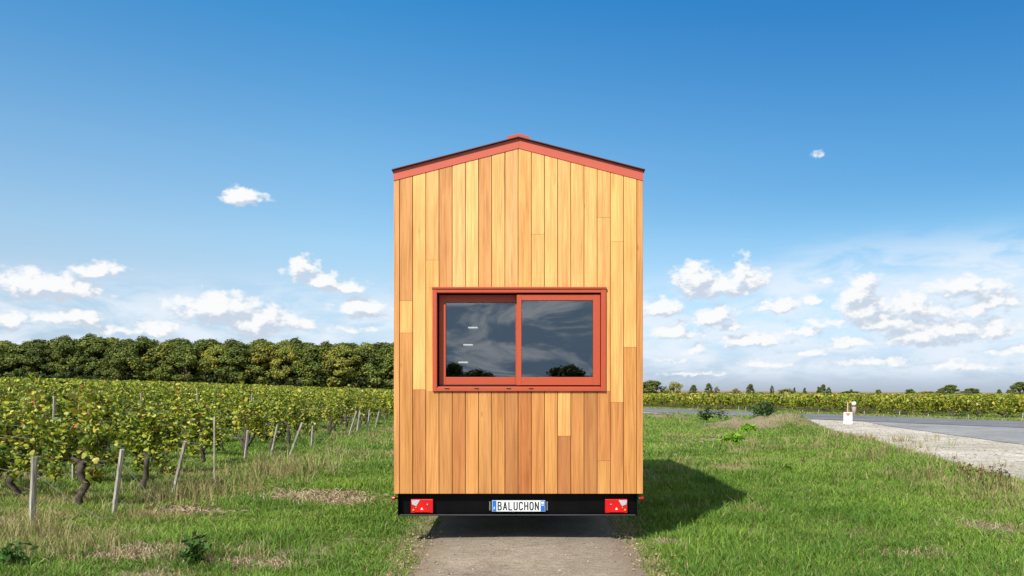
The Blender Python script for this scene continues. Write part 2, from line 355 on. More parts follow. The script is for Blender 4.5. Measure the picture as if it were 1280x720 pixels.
def groundmat():
    m, nt, p = mat('meadow_ground'); g = N(nt, 'ShaderNodeNewGeometry').outputs['Position']
    big = noise(nt, g, .35, 5, .6); sm = noise(nt, g, 5, 6, .65); fi = noise(nt, g, 40, 4, .7)
    c = mixc(nt, (.075, .105, .018, 1), (.17, .14, .075, 1), ramp(nt, big, [(.42, (0, 0, 0)), (.62, (1, 1, 1))]))
    c = mixc(nt, c, ramp(nt, sm, [(.3, (.55, .6, .5)), (.7, (1.3, 1.2, 1.2))]), .8, 'MULTIPLY')
    c = mixc(nt, c, ramp(nt, fi, [(.3, (.5, .5, .5)), (.7, (1.4, 1.4, 1.4))]), .7, 'MULTIPLY')
    at = N(nt, 'ShaderNodeAttribute', attribute_name='Col'); so_ = ramp(nt, fi, [(.3, (.11, .085, .05)), (.7, (.33, .26, .18))]); c = mixc(nt, c, so_, at.outputs['Fac'])
    sp = N(nt, 'ShaderNodeSeparateXYZ'); L(nt, g, sp.inputs[0])
    mr = N(nt, 'ShaderNodeMapRange'); L(nt, sp.outputs[1], mr.inputs[0]); mr.inputs[1].default_value = 118; mr.inputs[2].default_value = 126
    fld = noise(nt, mapping(nt, g, (.006, .03, 1)), 1, 4, .6)
    far = ramp(nt, fld, [(.35, (.17, .15, .06)), (.5, (.27, .2, .13)), (.6, (.3, .22, .15)), (.75, (.15, .17, .05))])
    c = mixc(nt, c, far, mr.outputs[0])
    L(nt, c, p.inputs['Base Color']); p.inputs['Roughness'].default_value = .95; p.inputs['Specular IOR Level'].default_value = .1
    bump(nt, sm, p, .8, .04); return m
def soil(x, y):
    e = np.minimum(np.abs(x+.95), np.abs(x-1.2)); m = sst(.35, .05, e)*(y < 50)
    m = np.maximum(m, np.clip(sum(np.exp(-(((x-a[0])/a[2])**2+((y-a[1])/a[3])**2)*1.3) for a in MOUNDS)*1.4, 0, 1))
    for q in ((390,622,.6,.45),(425,628,.4,.3),(190,690,.4,.22),(320,705,.45,.15),(150,700,.4,.12),(235,640,.4,.3),(845,682,.16,.1),(1235,660,.25,.3),(1150,695,.25,.08),(60,690,.4,.12)):
        X, Z, _z = px_ground(q[0], q[1]); m = np.maximum(m, np.exp(-((x-X)/q[2])**2-((y-Z)/q[3])**2))
    m = np.maximum(m, sst(.62, .8, vn(x, y, .9, 21)*.6+vn(x, y, .3, 22)*.4)*(y < 50)); return m
sm_ = soil(GX.ravel(), GY.ravel()); gr = np_mesh('ground', np.stack([GX.ravel(), GY.ravel(), GZ.ravel()], 1), gf, np.repeat(sm_[:, None], 4, 1), groundmat(), smooth=True); tag(gr, kind='structure')

def sheet(name, poly, z, m, res=.5, jag=.0):
    """flat sheet with jittered outline, triangulated by bmesh"""
    import bmesh
    pts = []
    for i in range(len(poly)):
        a = np.array(poly[i]); b = np.array(poly[(i+1) % len(poly)]); n = max(1, int(np.linalg.norm(b-a)/res)); nrm = np.array((-(b-a)[1], (b-a)[0]))/max(1e-6, np.linalg.norm(b-a))
        for k in range(n):
            q = a+(b-a)*k/n; j = jag*(float(vn(q[0]*1., q[1]*1., .9, 8))-.5)*2+jag*.4*(float(vn(q[0], q[1], .25, 5))-.5)*2
            pts.append(q+nrm*j)
    mb = MB(); mb.add([(q[0], q[1], z) for q in pts], [list(range(len(pts)))])
    o = mb.build(name, m); me = o.data
    bm = bmesh.new(); bm.from_mesh(me); bmesh.ops.triangulate(bm, faces=bm.faces); bmesh.ops.recalc_face_normals(bm, faces=bm.faces)
    for f in bm.faces:
        if f.normal.z < 0: f.normal_flip()
    bm.to_mesh(me); bm.free(); return o
def roadmat(name, base, spread, scale, patch, moss=0):
    m, nt, p = mat(name); g = N(nt, 'ShaderNodeNewGeometry').outputs['Position']
    fi = noise(nt, g, scale, 5, .75); md = noise(nt, g, 1.3, 5, .6); st = noise(nt, g, .25, 4, .6)
    v = N(nt, 'ShaderNodeTexVoronoi', feature='F1'); L(nt, g, v.inputs['Vector']); v.inputs['Scale'].default_value = scale*1.2
    c = ramp(nt, fi, [(.28, tuple(b*(1-spread) for b in base)), (.72, tuple(b*(1+spread) for b in base))])
    c = mixc(nt, c, mixc(nt, (.75, .75, .75, 1), (1.25, 1.22, 1.2, 1), v.outputs['Color']), .5, 'MULTIPLY')
    c = mixc(nt, c, ramp(nt, md, [(.3, (.74, .72, .7)), (.65, (1.1, 1.1, 1.1))]), .8, 'MULTIPLY')
    c = mixc(nt, c, ramp(nt, st, [(.35, patch), (.6, (1, 1, 1))]), .7, 'MULTIPLY')
    if moss:
        mo = noise(nt, g, .9, 6, .7); c = mixc(nt, c, (.13, .14, .05, 1), ramp(nt, mo, [(.58, (0, 0, 0)), (.7, (moss,)*3)]))
    L(nt, c, p.inputs['Base Color']); p.inputs['Roughness'].default_value = .9; p.inputs['Specular IOR Level'].default_value = .2
    bump(nt, v.outputs['Distance'], p, .5, .01); return m
M_road = roadmat('worn_asphalt', (.185, .19, .2), .3, 22, (.62, .63, .65))
M_lay = roadmat('pale_asphalt', (.28, .285, .285), .3, 20, (.7, .7, .7))
M_grav = roadmat('pale_gravel', (.50, .455, .39), .45, 14, (.62, .62, .54), .8)
M_path = roadmat('old_track_concrete', (.278, .242, .195), .42, 45, (.78, .76, .72), .15)
# the track: a strip whose edges wander
py = np.arange(3, 40, .1); l, r = path_edges(py); mb = MB(); cols_ = 13
vs = []
for j, y in enumerate(py):
    for i in range(cols_):
        t = i/(cols_-1); x = l[j]+(r[j]-l[j])*t; edge = min(t, 1-t)
        vs.append((x, y, .016+.012*math.sin(math.pi*t)+.008*(float(vn(x, y, .5, 3))-.5)-(.03 if edge == 0 else 0)))
fs = [[j*cols_+i, j*cols_+i+1, (j+1)*cols_+i+1, (j+1)*cols_+i] for j in range(len(py)-1) for i in range(cols_-1)]
mb.add(vs, fs); mb.c = [((max(0, 1-min(i, cols_-1-i)/2.5),)*3+(1,)) for j in range(len(py)) for i in range(cols_)]
M_path.node_tree.nodes['Principled BSDF']; nt = M_path.node_tree; p = nt.nodes['Principled BSDF']; lk = p.inputs['Base Color'].links[0].from_socket
g = N(nt, 'ShaderNodeNewGeometry').outputs['Position']; at = N(nt, 'ShaderNodeAttribute', attribute_name='Col').outputs['Fac']
ad = N(nt, 'ShaderNodeMath', operation='MULTIPLY_ADD'); L(nt, noise(nt, g, 6, 5, .7), ad.inputs[0]); ad.inputs[1].default_value = 1.6; L(nt, at, ad.inputs[2])
ms = N(nt, 'ShaderNodeMapRange'); L(nt, ad.outputs[0], ms.inputs[0]); ms.inputs[1].default_value = .95; ms.inputs[2].default_value = 1.5
c = mixc(nt, mixc(nt, lk, ramp(nt, noise(nt, mapping(nt, g, (4, 14, 1)), 1.6, 6, .7), [(.32, (.62, .6, .58)), (.6, (1.12, 1.1, 1.06))]), .85, 'MULTIPLY'), (.21, .165, .115, 1), ms.outputs[0]); crk = N(nt, 'ShaderNodeTexVoronoi', feature='DISTANCE_TO_EDGE'); L(nt, mapping(nt, g, (1.1, .7, 1)), crk.inputs['Vector']); crk.inputs['Scale'].default_value = .9
wv = noise(nt, g, 3, 4); sv = N(nt, 'ShaderNodeVectorMath', operation='ADD'); L(nt, mapping(nt, g, (1.1, .7, 1)), sv.inputs[0]); L(nt, wv, sv.inputs[1]); L(nt, sv.outputs[0], crk.inputs['Vector'])
c = mixc(nt, c, ramp(nt, crk.outputs['Distance'], [(.0, (.5, .45, .4)), (.012, (1, 1, 1))]), .6, 'MULTIPLY'); L(nt, c, p.inputs['Base Color'])
tag(mb.build('path', M_path, smooth=True), kind='structure')
tag(sheet('road', [rpt(-160, 0), rpt(90, 0), rpt(90, RW), rpt(-160, RW)], .07, M_road, 1.2, .06), kind='structure')
tag(sheet('gravel_shoulder', GRAVEL+[], .045, M_grav, .4, .18), kind='structure')
tag(sheet('gravel_verge', [rpt(-160, RW-.3), rpt(-70, RW-.3), rpt(26, RW-.3), rpt(26, RW+1.6), rpt(0, RW+.9), rpt(-70, RW+.7), rpt(-160, RW+.7)], .041, M_grav, .6, .15), kind='structure')
tag(sheet('side_road', LAYBY, .058, M_lay, .6, .08), kind='structure')

# ------------------------------------------------------------------ grass
def blades(name, cx, cy, hh, dry, nb, wscale, M, lean=.55, spread=.05):
    """tufts at cx,cy (arrays): nb blades each, height hh, dryness dry 0..1"""
    n = len(cx); T = n*nb; rep = lambda a: np.repeat(a, nb)
    rr = rep(np.broadcast_to(spread, n))*np.sqrt(rng.random(T))*1.6; aa = rng.random(T)*2*np.pi
    x = rep(cx)+rr*np.cos(aa); y = rep(cy)+rr*np.sin(aa)
    ok = ~on_path(x, y, -.02); x = x[ok]; y = y[ok]; h = (rep(hh)*(.45+.75*rng.random(T)))[ok]; d = rep(dry)[ok]; aa = aa[ok]; w = rep(np.broadcast_to(wscale, n))[ok]; T = len(x)
    z = H(x, y)-.01; a2 = aa+rng.normal(0, .9, T); ln = h*lean*rng.random(T)*1.3; dx = np.cos(a2)*ln; dy = np.sin(a2)*ln
    f = rng.random(T)*np.pi; wx = np.cos(f)*w*.5; wy = np.sin(f)*w*.5
    V = np.zeros((T, 5, 3)); 
    V[:, 0] = np.stack([x-wx, y-wy, z], 1); V[:, 1] = np.stack([x+wx, y+wy, z], 1)
    mx, my, mz = x+dx*.35, y+dy*.35, z+h*.6
    V[:, 2] = np.stack([mx+wx*.8, my+wy*.8, mz], 1); V[:, 3] = np.stack([mx-wx*.8, my-wy*.8, mz], 1)
    V[:, 4] = np.stack([x+dx, y+dy, z+h*(.8+.2*rng.random(T))], 1)
    b = (np.arange(T)*5)[:, None]
    faces = np.concatenate([b+np.array([[0, 1, 2]]), b+np.array([[0, 2, 3]]), b+np.array([[3, 2, 4]])])
    g1 = np.array((.066, .155, .017)); g2 = np.array((.25, .38, .052)); y1 = np.array((.42, .36, .17)); y2 = np.array((.30, .22, .11))
    tone = vn(x, y, 2.2, 41)*.6+vn(x, y, .45, 42)*.4; k = np.clip(rng.random(T)*.6+(tone-.3)*.9, 0, 1)[:, None]; gc = g1*(1-k)+g2*k; k2 = rng.random((T, 1)); yc = y1*(1-k2)+y2*k2
    isdry = (rng.random(T) < d)[:, None]; part = .35*d[:, None]*rng.random((T, 1))
    c = np.where(isdry, yc, gc*(1-part)+yc*part)*(.8+.4*rng.random((T, 1)))
    C = np.repeat(c[:, None, :], 5, 1).reshape(-1, 3)
    return np_mesh(name, V.reshape(-1, 3), faces, C, M)
def dryness(x, y):
    d = .03+.7*sst(.6, .85, vn(x, y, 1.7, 12)*.6+vn(x, y, .6, 13)*.4)+.12*(vn(x, y, 6, 14)-.3)
    left = sst(-3.2, -4.6, x)*(sst(22, 10, y))
    d = d+.24*left*vn(x, y, 1.2, 15)+.08*sst(24, 34, y)
    e = np.minimum(np.abs(x+.95), np.abs(x-1.2)); d = d+.25*sst(.25, .0, e)
    gv = sst(3, .3, x*0+np.abs(((x-8.5)+(13-y)*.23)))*(x > 3); return np.clip(d+.35*gv*vn(x, y, .8, 16), 0, .95)
NT = 160000
tt = rng.random(NT); e_ = .42; Zc = ((5.2**e_)*(1-tt)+(52**e_)*tt)**(1/e_); uu = rng.uniform(-.92, .92, NT); Xc = uu*Zc
keep = ~on_path(Xc, Zc, -.02) & ~on_road(Xc, Zc, .1) & ~inpoly(Xc, Zc, GRAVEL) & ~inpoly(Xc, Zc, LAYBY) & ~((np.abs(Xc-.07) < 1.0) & (Zc > 10.5) & (Zc < 14))
bare = vn(Xc, Zc, .9, 21)*.6+vn(Xc, Zc, .3, 22)*.4; leftz = (Xc < -1.5)
mnd = sum(np.exp(-(((Xc-m[0])/m[2])**2+((Zc-m[1])/m[3])**2)*1.6) for m in MOUNDS)
LS = [(390,622,.55,.42),(425,628,.4,.25),(190,690,.38,.2),(320,705,.45,.12),(150,700,.4,.1),(235,640,.4,.25),(845,682,.16,.1),(1235,660,.25,.3),(1150,695,.25,.08),(60,690,.4,.12)]
lit_ = np.zeros(NT)
for a in LS:
    X, Z, _z = px_ground(a[0], a[1]); lit_ += np.exp(-((Xc-X)/a[2])**2-((Zc-Z)/a[3])**2)
keep &= ~((lit_ > .3) & (rng.random(NT) < .85))
keep &= ~((mnd > .35) & (rng.random(NT) < .5))
keep &= ~((bare > .72) & (rng.random(NT) < np.where(leftz, .6, .5)))
Xc = Xc[keep]; Zc = Zc[keep]; dr = dryness(Xc, Zc)
hh = (.026+.046*vn(Xc, Zc, 1.3, 23)+.04*(vn(Xc, Zc, .35, 24)))*(1+.012*Zc)
hh *= np.where(Xc < -1.5, 1.0, 1.05)*np.clip(.45+np.minimum(np.abs(Xc+.93), np.abs(Xc-1.2))*1.1, .4, 1)
hh *= .55+.9*vn(Xc, Zc, .75, 51)
tall = (rng.random(len(Xc)) < .06); hh = np.where(tall, hh*1.9, hh)
sc_ = np.maximum(1, Zc/8.5)**.85
go_ = blades('grass', Xc, Zc, hh, dr, 9, .0075*sc_, M_grass, .95, .05*sc_)
tag(go_, 'short green meadow grass with dry patches on both sides of the track', 'grass', kind='stuff')
# tall straw-coloured grass: around stakes, by the gravel edge
tx, ty, th = [], [], []
def strand(px, py, n, rx, ry, h):
    X, Z, z = px_ground(px, py)
    for _ in range(int(n*.62)): tx.append(X+random.gauss(0, rx)); ty.append(Z+random.gauss(0, ry)); th.append(h*random.uniform(.6, 1.2))
for a in [(40,668,40,.22,.2,.34),(70,690,50,.5,.2,.26),(150,648,16,.25,.15,.3),(215,628,50,.3,.3,.34),(235,618,40,.35,.3,.36),(345,590,60,.6,.6,.42),(330,598,40,.5,.5,.36),(300,612,18,.4,.3,.26),
          (1080,552,60,1.2,.7,.32),(1110,566,60,.8,.7,.3),(1040,556,40,1.2,.8,.3),(1180,590,60,.8,.7,.24),(1230,610,60,.5,.6,.24),(1275,628,40,.35,.5,.22),(20,700,30,.4,.2,.26),(230,700,25,.5,.15,.25),
          (430,560,50,1,2,.3),(470,545,40,.8,2,.3),(415,575,30,.7,.9,.3)]: strand(*a)
tx = np.array(tx); ty = np.array(ty); th = np.array(th); kp = ~on_road(tx, ty, 0) & (tx*0 == 0)
tag(blades('dry_grass', tx[kp], ty[kp], th[kp], np.full(kp.sum(), .82), 12, .006*np.maximum(1, ty[kp]/9), M_grass, .75, .08), 'tall straw coloured grass round the vine stakes and along the gravel', 'dry grass', kind='stuff')
# litter of cut stems and clods on the soil
def litter(name, spots, label, cat):
    mb = MB()
    for (px, py, n, rx, ry, s) in spots:
        X, Z, z = px_ground(px, py)
        for _ in range(int(n*2.6)):
            x = X+random.gauss(0, rx); y = Z+random.gauss(0, ry); zz = float(H(x, y)); a = random.uniform(0, 6.28); Ln = s*random.uniform(.5, 1.5)*(1 if s < .2 else 1.3)
            k = random.random(); c = (.40, .29, .20, 1) if k < .5 else ((.24, .16, .10, 1) if k < .75 else (.52, .44, .31, 1))
            mb.tube([(x, y, zz+.01), (x+math.cos(a)*Ln*.5, y+math.sin(a)*Ln*.5, zz+random.uniform(.02, .07)), (x+math.cos(a)*Ln, y+math.sin(a)*Ln, zz+random.uniform(.0, .05))], [.006*s*8, .005*s*8, .002*s*8], 4, col=c)
    o = mb.build(name, M_grass); return tag(o, label, cat, kind='stuff')
litter('plant_litter', [(390,622,160,.45,.35,.12),(425,628,60,.3,.2,.1),(190,690,110,.3,.15,.09),(150,700,60,.4,.1,.09),(320,708,60,.35,.1,.08),(845,682,60,.12,.1,.06),(500,580,40,.5,.5,.12),(235,640,40,.3,.2,.15),(1235,660,60,.25,.3,.07),(900,530,160,1.2,.6,.25),(945,536,120,1.1,.5,.25),(850,521,60,1.0,1.0,.25),(1150,695,30,.2,.1,.06)], 'heaps of brown cut stems and dead plants lying in the grass', 'plant litter')
# clumps of leafy weeds on the mound and in the grass, clods and stones
def leafcloud(P, size, col, aspect=.5, up=.3, nor=None):
    """diamond leaves at points P"""
    n = len(P); d = rng.normal(size=(n, 3)); d[:, 2] = np.abs(d[:, 2])*up+.05; d /= np.linalg.norm(d, axis=1)[:, None]
    if nor is not None: d = np.cross(nor, rng.normal(size=(n, 3))); d /= np.linalg.norm(d, axis=1)[:, None]
    t = np.cross(d, rng.normal(size=(n, 3))) if nor is None else np.cross(d, nor); t /= np.linalg.norm(t, axis=1)[:, None]; s = np.broadcast_to(size, n)[:, None]
    V = np.stack([P-d*s*.5, P+t*s*aspect*.5, P+d*s*.5, P-t*s*aspect*.5], 1).reshape(-1, 3)
    Fc = (np.arange(n)*4)[:, None]+np.array([[0, 1, 2, 3]]); C = np.repeat(col, 4, 0); return V, Fc, C

# ------------------------------------------------------------------ the tiny house
FX = lambda x: (x-640)/124.8
FZ = lambda y: CH+(489-y)/124.8
house = empty('tiny_house', (FX(648), D, 0), label='tall timber clad tiny house on a trailer with red window and gable roof', cat='tiny house')
hx0, hx1, hy0, hy1 = FX(492), FX(804), D, D+6.0; hz0 = FZ(617)
OX = FX(648)
RZ = FZ(171.5); SL = (RZ-FZ(212))/((FX(804)-FX(492))/2)      # roof top line
def rooftop(x): return RZ-SL*abs(x-OX)
class HB(MB):      # mesh written in world coordinates, stored relative to the house's origin
    def build(s, name, mats, parent=None, smooth=False, org=(OX, D, 0)):
        s.v = [(v[0]-org[0], v[1]-org[1], v[2]-org[2]) for v in s.v]; return MB.build(s, name, mats, parent or house, smooth)
def wall_line(x): return rooftop(x)-.108        # where the boards stop, under the fascia
def board(mb, x0, x1, z0, z1, col, slope=False, y=D, t=.02, g=.0024, ct=.0035, top_open=True):
    xa, xb = x0+g, x1-g; zt0, zt1 = (wall_line(xa), wall_line(xb)) if slope else (z1, z1); zb = z0
    c = ct; v = [(xa, y+t, zb), (xa, y+c, zb), (xa+c*.8, y, zb), (xb-c*.8, y, zb), (xb, y+c, zb), (xb, y+t, zb)]
    ztop = lambda x: zt0+(zt1-zt0)*(x-xa)/(xb-xa)
    v += [(p[0], p[1], ztop(p[0])) for p in v]
    f = [[i, i+1, i+7, i+6] for i in range(5)]+[[5, 4, 3, 2, 1, 0], [6, 7, 8, 9, 10, 11]]
    mb.add(v, f, 0, col)
bx = [499.4+16.478*i for i in range(19)]
K = .85
def wc(r, g, b):
    g *= .975 if g > 178 else 1; b = b*.93; m = (244, 186, 112) if g > 178 else (218, 154, 94); k = .42; r, g2, b = r*(1-k)+m[0]*k, g*(1-k)+m[1]*k, b*(1-k)+m[2]*k
    j = random.uniform(.98, 1.02); return srgb(r*j, g2*j, b*j, K if m[0] > 240 else K*.9)
up = {0:(236,182,118),1:(250,206,136),2:(244,198,138),3:(234,180,120),4:(244,202,150),5:(254,222,158),6:(233,180,120),7:(249,206,142),8:(234,188,140),9:(236,184,118),10:(245,200,138),11:(248,206,142),12:(243,194,134),13:(249,206,140),14:(250,208,140),15:(241,196,134),16:(249,202,132),17:(249,206,134)}
lo = {0:(232,172,104),1:(202,138,84),2:(238,180,110),3:(216,156,98),4:(198,130,80),5:(226,166,104),6:(226,168,108),7:(220,156,94),8:(188,128,84),9:(196,118,68),10:(216,152,92),11:(236,178,108),12:(240,186,122),13:(210,146,88),14:(184,124,80),15:(216,148,90),16:(214,150,94),17:(232,170,100)}
WXL, WXR, WZT, WZB = FX(541.6), FX(756.4), FZ(360), FZ(488.4)     # opening in the cladding
cl = HB()
JT = .0012
def pieces(i, spans):
    x0, x1 = FX(bx[i]), FX(bx[i+1])
    for (ya, yb, c) in spans:          # y from top (None = gable) to bottom, photo pixels
        z1 = 0 if ya is None else FZ(ya)-JT; board(cl, x0, x1, FZ(yb)+JT if yb < 616 else hz0, z1, c, ya is None)
pieces(0, [(None,376,wc(*up[0])),(376,416,wc(240,190,120)),(416,617,wc(*lo[0]))])
pieces(1, [(None,487,wc(*up[1])),(487,617,wc(*lo[1]))])
c2a = wc(*up[2]); c2b = wc(240,186,116)
pieces(2, [(None,325,c2a),(325,359.9,c2b)])
cl_ = wc(*lo[2]); board(cl, FX(bx[2]), FX(541.4)+.003, FZ(488.5), FZ(359.9), c2b); board(cl, FX(bx[2]), FX(bx[3]), hz0, FZ(488.5), wc(238, 182, 112))
for i in range(3, 15):
    if i == 10: pieces(i, [(None,293,wc(*up[10])),(293,359,wc(238,184,120))])
    else: pieces(i, [(None,359.9,wc(*up[i]))])
    if i == 12: pieces(i, [(488.5,545,wc(*lo[12])),(545,617,wc(172,108,70))])
    else: pieces(i, [(488.5,617,wc(*lo[i]))])
c15 = wc(238,184,122); pieces(15, [(None,272,wc(*up[15])),(272,359.9,c15)])
board(cl, FX(756.6)-.003, FX(bx[16]), FZ(488.5), FZ(359.9), c15); pieces(15, [(488.5,576,wc(*lo[15])),(576,617,wc(234,180,110))])
pieces(16, [(None,302,wc(*up[16])),(302,503,wc(246,194,124)),(503,617,wc(*lo[16]))])
pieces(17, [(None,434,wc(*up[17])),(434,617,wc(*lo[17]))])
board(cl, FX(492), FX(bx[0]), hz0, 0, wc(238,180,116), True); board(cl, FX(bx[18]), FX(804), hz0, 0, wc(236,179,110), True)
cl.build('front_cladding', M_wood)
# side and rear cladding
eave = wall_line(hx0)
for nm, xx, s in (('side_cladding', hx0, -1), ('side_cladding', hx1, 1)):
    mb = HB(); y = D+.021
    while y < hy1-.02:
        y2 = min(y+.132, hy1-.02); j = random.choice([3, 6, 8, 9, 12, 16, 10, 2]); c = wc(*(lo[j] if random.random() < .6 else up[j])); zc = random.uniform(hz0+.4, eave-.4)
        for (za, zb, cc) in ((hz0, zc-.001, c), (zc+.001, eave, wc(*lo[random.randrange(18)]) if random.random() < .4 else c)):
            xa, xb = (xx, xx+.02) if s < 0 else (xx-.02, xx); mb.box(xa, xb, y+.0024, y2-.0024, za, zb, 0, cc)
        y = y2
    mb.build(nm, M_wood)
mb = HB(); i = 0; x = hx0+.02
while x < hx1-.021:
    x2 = min(x+.132, hx1-.02); zt = min(wall_line(x), wall_line(x2)); mb.box(x+.0024, x2-.0024, hy1-.02, hy1, hz0, zt, 0, wc(*up[i % 18])); x = x2; i += 1
mb.build('rear_cladding', M_wood)
# shell behind the boards (dark membrane) with the window hole, inner lining
sh = HB(); y0, y1 = D+.024, D+.09
def shellband(xa, xb, za, zb): sh.box(xa, xb, y0, y1, za, zb)
ins = .024
sh.prism([(hx0+ins, hz0), (WXL, hz0), (WXL, wall_line(WXL)), (hx0+ins, wall_line(hx0+ins))], y0, y1)
sh.prism([(WXR, hz0), (hx1-ins, hz0), (hx1-ins, wall_line(hx1-ins)), (WXR, wall_line(WXR))], y0, y1)
sh.box(WXL+.0005, WXR-.0005, y0, y1, hz0, WZB); sh.prism([(WXL+.0005, WZT), (WXR-.0005, WZT), (WXR-.0005, wall_line(WXR)), (OX, wall_line(OX)), (WXL+.0005, wall_line(WXL))], y0, y1)
sh.box(hx0+ins, hx0+.09, y1+.001, hy1-.1, hz0, eave+.02); sh.box(hx1-.09, hx1-ins, y1+.001, hy1-.1, hz0, eave+.02)
sh.prism([(hx0+ins, hz0), (hx1-ins, hz0), (hx1-ins, eave), (OX, wall_line(OX)), (hx0+ins, eave)], hy1-.09, hy1-.024)
sh.build('wall_shell', M_blackt)
li = HB(); li.box(hx0+.093, hx1-.093, y1+.002, hy1-.102, hz0+.002, hz0+.05); li.build('interior_floor', M_inside); li = HB()
xo = OX-hx0-.1; zo = RZ-.2-SL*xo; li.add([(OX-xo, y1+.002, zo), (OX, y1+.002, RZ-.2), (OX+xo, y1+.002, zo), (OX-xo, hy1-.1, zo), (OX, hy1-.1, RZ-.2), (OX+xo, hy1-.1, zo)], [(0, 1, 4, 3), (1, 2, 5, 4)])
li.build('interior_ceiling', M_inside)
# steps inside, seen through the left pane
for (x, y) in ((591, 409.5), (585, 431), (579, 453)):
    yd = D+.20; k = yd/D; X = (x-640)/F*yd; Z = CH+(489-y)/F*yd; w = .049
    mb = HB(); mb.box(X-w, X+w, yd, yd+.16, Z-.008, Z+.008, b=.002); o = mb.build('stair_step', M_tread)
# roof
rf = HB(); oh = .034; xo = .016
for s in (-1, 1):
    xe = OX+s*(OX-hx0+xo); pts = [(OX, RZ), (xe, rooftop(xe)), (xe, rooftop(xe)-.008), (OX, RZ-.008)]
    if s > 0: pts = pts[::-1]
    pts = pts if s < 0 else pts
    rf.prism(pts, D-oh, hy1+oh)
    # down-turned edge strip with a slanting outline
    xw = OX+s*(OX-hx0); q = [(xe, rooftop(xe)-.0081), (xw, rooftop(xw)-.05), (xw-s*.01, rooftop(xw)-.05), (xe-s*.012, rooftop(xe)-.0081)]
    rf.prism(q if s > 0 else q[::-1], D+.03, hy1)
for s in (-1, 1):            # standing seams
    for k in range(0, 12):
        y = D+.28+k*.5
        xa = OX+s*.14; xe = OX+s*(OX-hx0+xo-.01); za, ze = rooftop(xa), rooftop(xe)
        rf.add([(xa, y-.006, za+.0005), (xe, y-.006, ze+.0005), (xe, y+.006, ze+.0005), (xa, y+.006, za+.0005), (xa, y-.006, za+.014), (xe, y-.006, ze+.014), (xe, y+.006, ze+.014), (xa, y+.006, za+.014)],
               [(0, 1, 5, 4), (1, 2, 6, 5), (2, 3, 7, 6), (3, 0, 4, 7), (4, 5, 6, 7)])
roof = rf.build('roof', M_roof)
sf = HB()                     # roof build-up filling between lining, boards and sheet
for s in (-1, 1):
    xe = OX+s*(OX-hx0-.004); pts = [(OX, RZ-.0085), (xe, rooftop(xe)-.0085), (xe, rooftop(xe)-.105), (OX, RZ-.105)]
    sf.prism(pts if s < 0 else pts[::-1], D+.012, hy1-.002)
sf.build('roof_panel', M_blackt)
fa = HB()
for s in (-1, 1):
    xe = OX+s*(OX-hx0); a = OX+s*.0006
    pts = [(a, RZ-.012), (xe, rooftop(xe)-.012), (xe, rooftop(xe)-.112), (a, RZ-.112)]
    fa.prism(pts if s < 0 else pts[::-1], D-.006, D+.010)
fa.build('gable_fascia', M_redF)
rc = HB(); w = .112; t = .034
for s in (-1, 1):
    pts = [(OX, RZ+t+.003), (OX+s*w, RZ+t+.003-SL*w), (OX+s*w, RZ-SL*w-.002), (OX, RZ-.002)]
    rc.prism(pts if s < 0 else pts[::-1], D+.0, hy1+.02)
rc.build('ridge_cap', M_red)
# window: casing (part) with sashes, panes, track as sub-parts
A = FX; B = FZ
wn = HB(); yf = D-.022
def frame(mb, x0, x1, z0, z1, l, r, t, b, ya, yb, bev=.002):
    mb.box(x0, x0+l, ya, yb, z0, z1, b=bev); mb.box(x1-r, x1, ya, yb, z0, z1, b=bev)
    mb.box(x0+l+.0004, x1-r-.0004, ya+.0012, yb, z1-t, z1-.0008, b=bev); mb.box(x0+l+.0004, x1-r-.0004, ya+.0012, yb, z0+.0008, z0+b, b=bev)
frame(wn, A(540.8), A(757), B(489), B(361.5), A(546.2)-A(540.8), A(757)-A(751), B(361.5)-B(366), B(484.5)-B(489), yf, D+.112)
wn.box(A(540), A(757.8), yf-.008, D+.001, B(361.4), B(359), b=.002)
wn.box(A(547), A(750.5), D-.004, D+.012, B(487.5)+.006, B(483.2), b=.002)
win = wn.build('window', M_red)
# left sash is set back, right sash runs in front
ls = HB(); frame(ls, A(548.2), A(650), B(481), B(367.5), A(556.4)-A(548.2), A(650)-A(644.6), B(367.5)-B(377), B(471.2)-B(481), D+.075, D+.108)
ls.build('sash', M_red, win, org=(OX, D, 0))
rs = HB(); frame(rs, A(646), A(750.2), B(481.6), B(368), A(651.8)-A(646), A(750.2)-A(741.3), B(368)-B(375.4), B(471.4)-B(481.6), D-.0, D+.034)
rs.build('sash', M_red, win, org=(OX, D, 0))
for (xa, xb, za, zb, yy) in ((A(556), A(645.2), B(471.6), B(376.6), D+.092), (A(651.4), A(741.7), B(471.8), B(375), D+.018)):
    g = HB(); g.add([(xa, yy, za), (xb, yy, za), (xb, yy, zb), (xa, yy, zb)], [(0, 1, 2, 3)]); g.build('glass_pane', M_glass, win)
    s = HB(); s.box(xa-.0, xa+.006, yy-.006, yy-.002, za, zb); s.box(xb-.006, xb, yy-.006, yy-.002, za, zb); s.box(xa+.006, xb-.006, yy-.006, yy-.002, zb-.006, zb); s.box(xa+.006, xb-.006, yy-.006, yy-.002, za, za+.006)
    s.build('pane_gasket', M_ink, win)
tr = HB(); tr.box(A(549), A(647), D+.036, D+.07, B(483.4), B(481.6)); 
for x in (559, 596, 636, 664): tr.box(A(x)-.022, A(x)+.022, yf-.0015, yf+.02, B(485.6)-.006, B(485.6)+.004)
tr.build('sliding_track', M_ink, win)
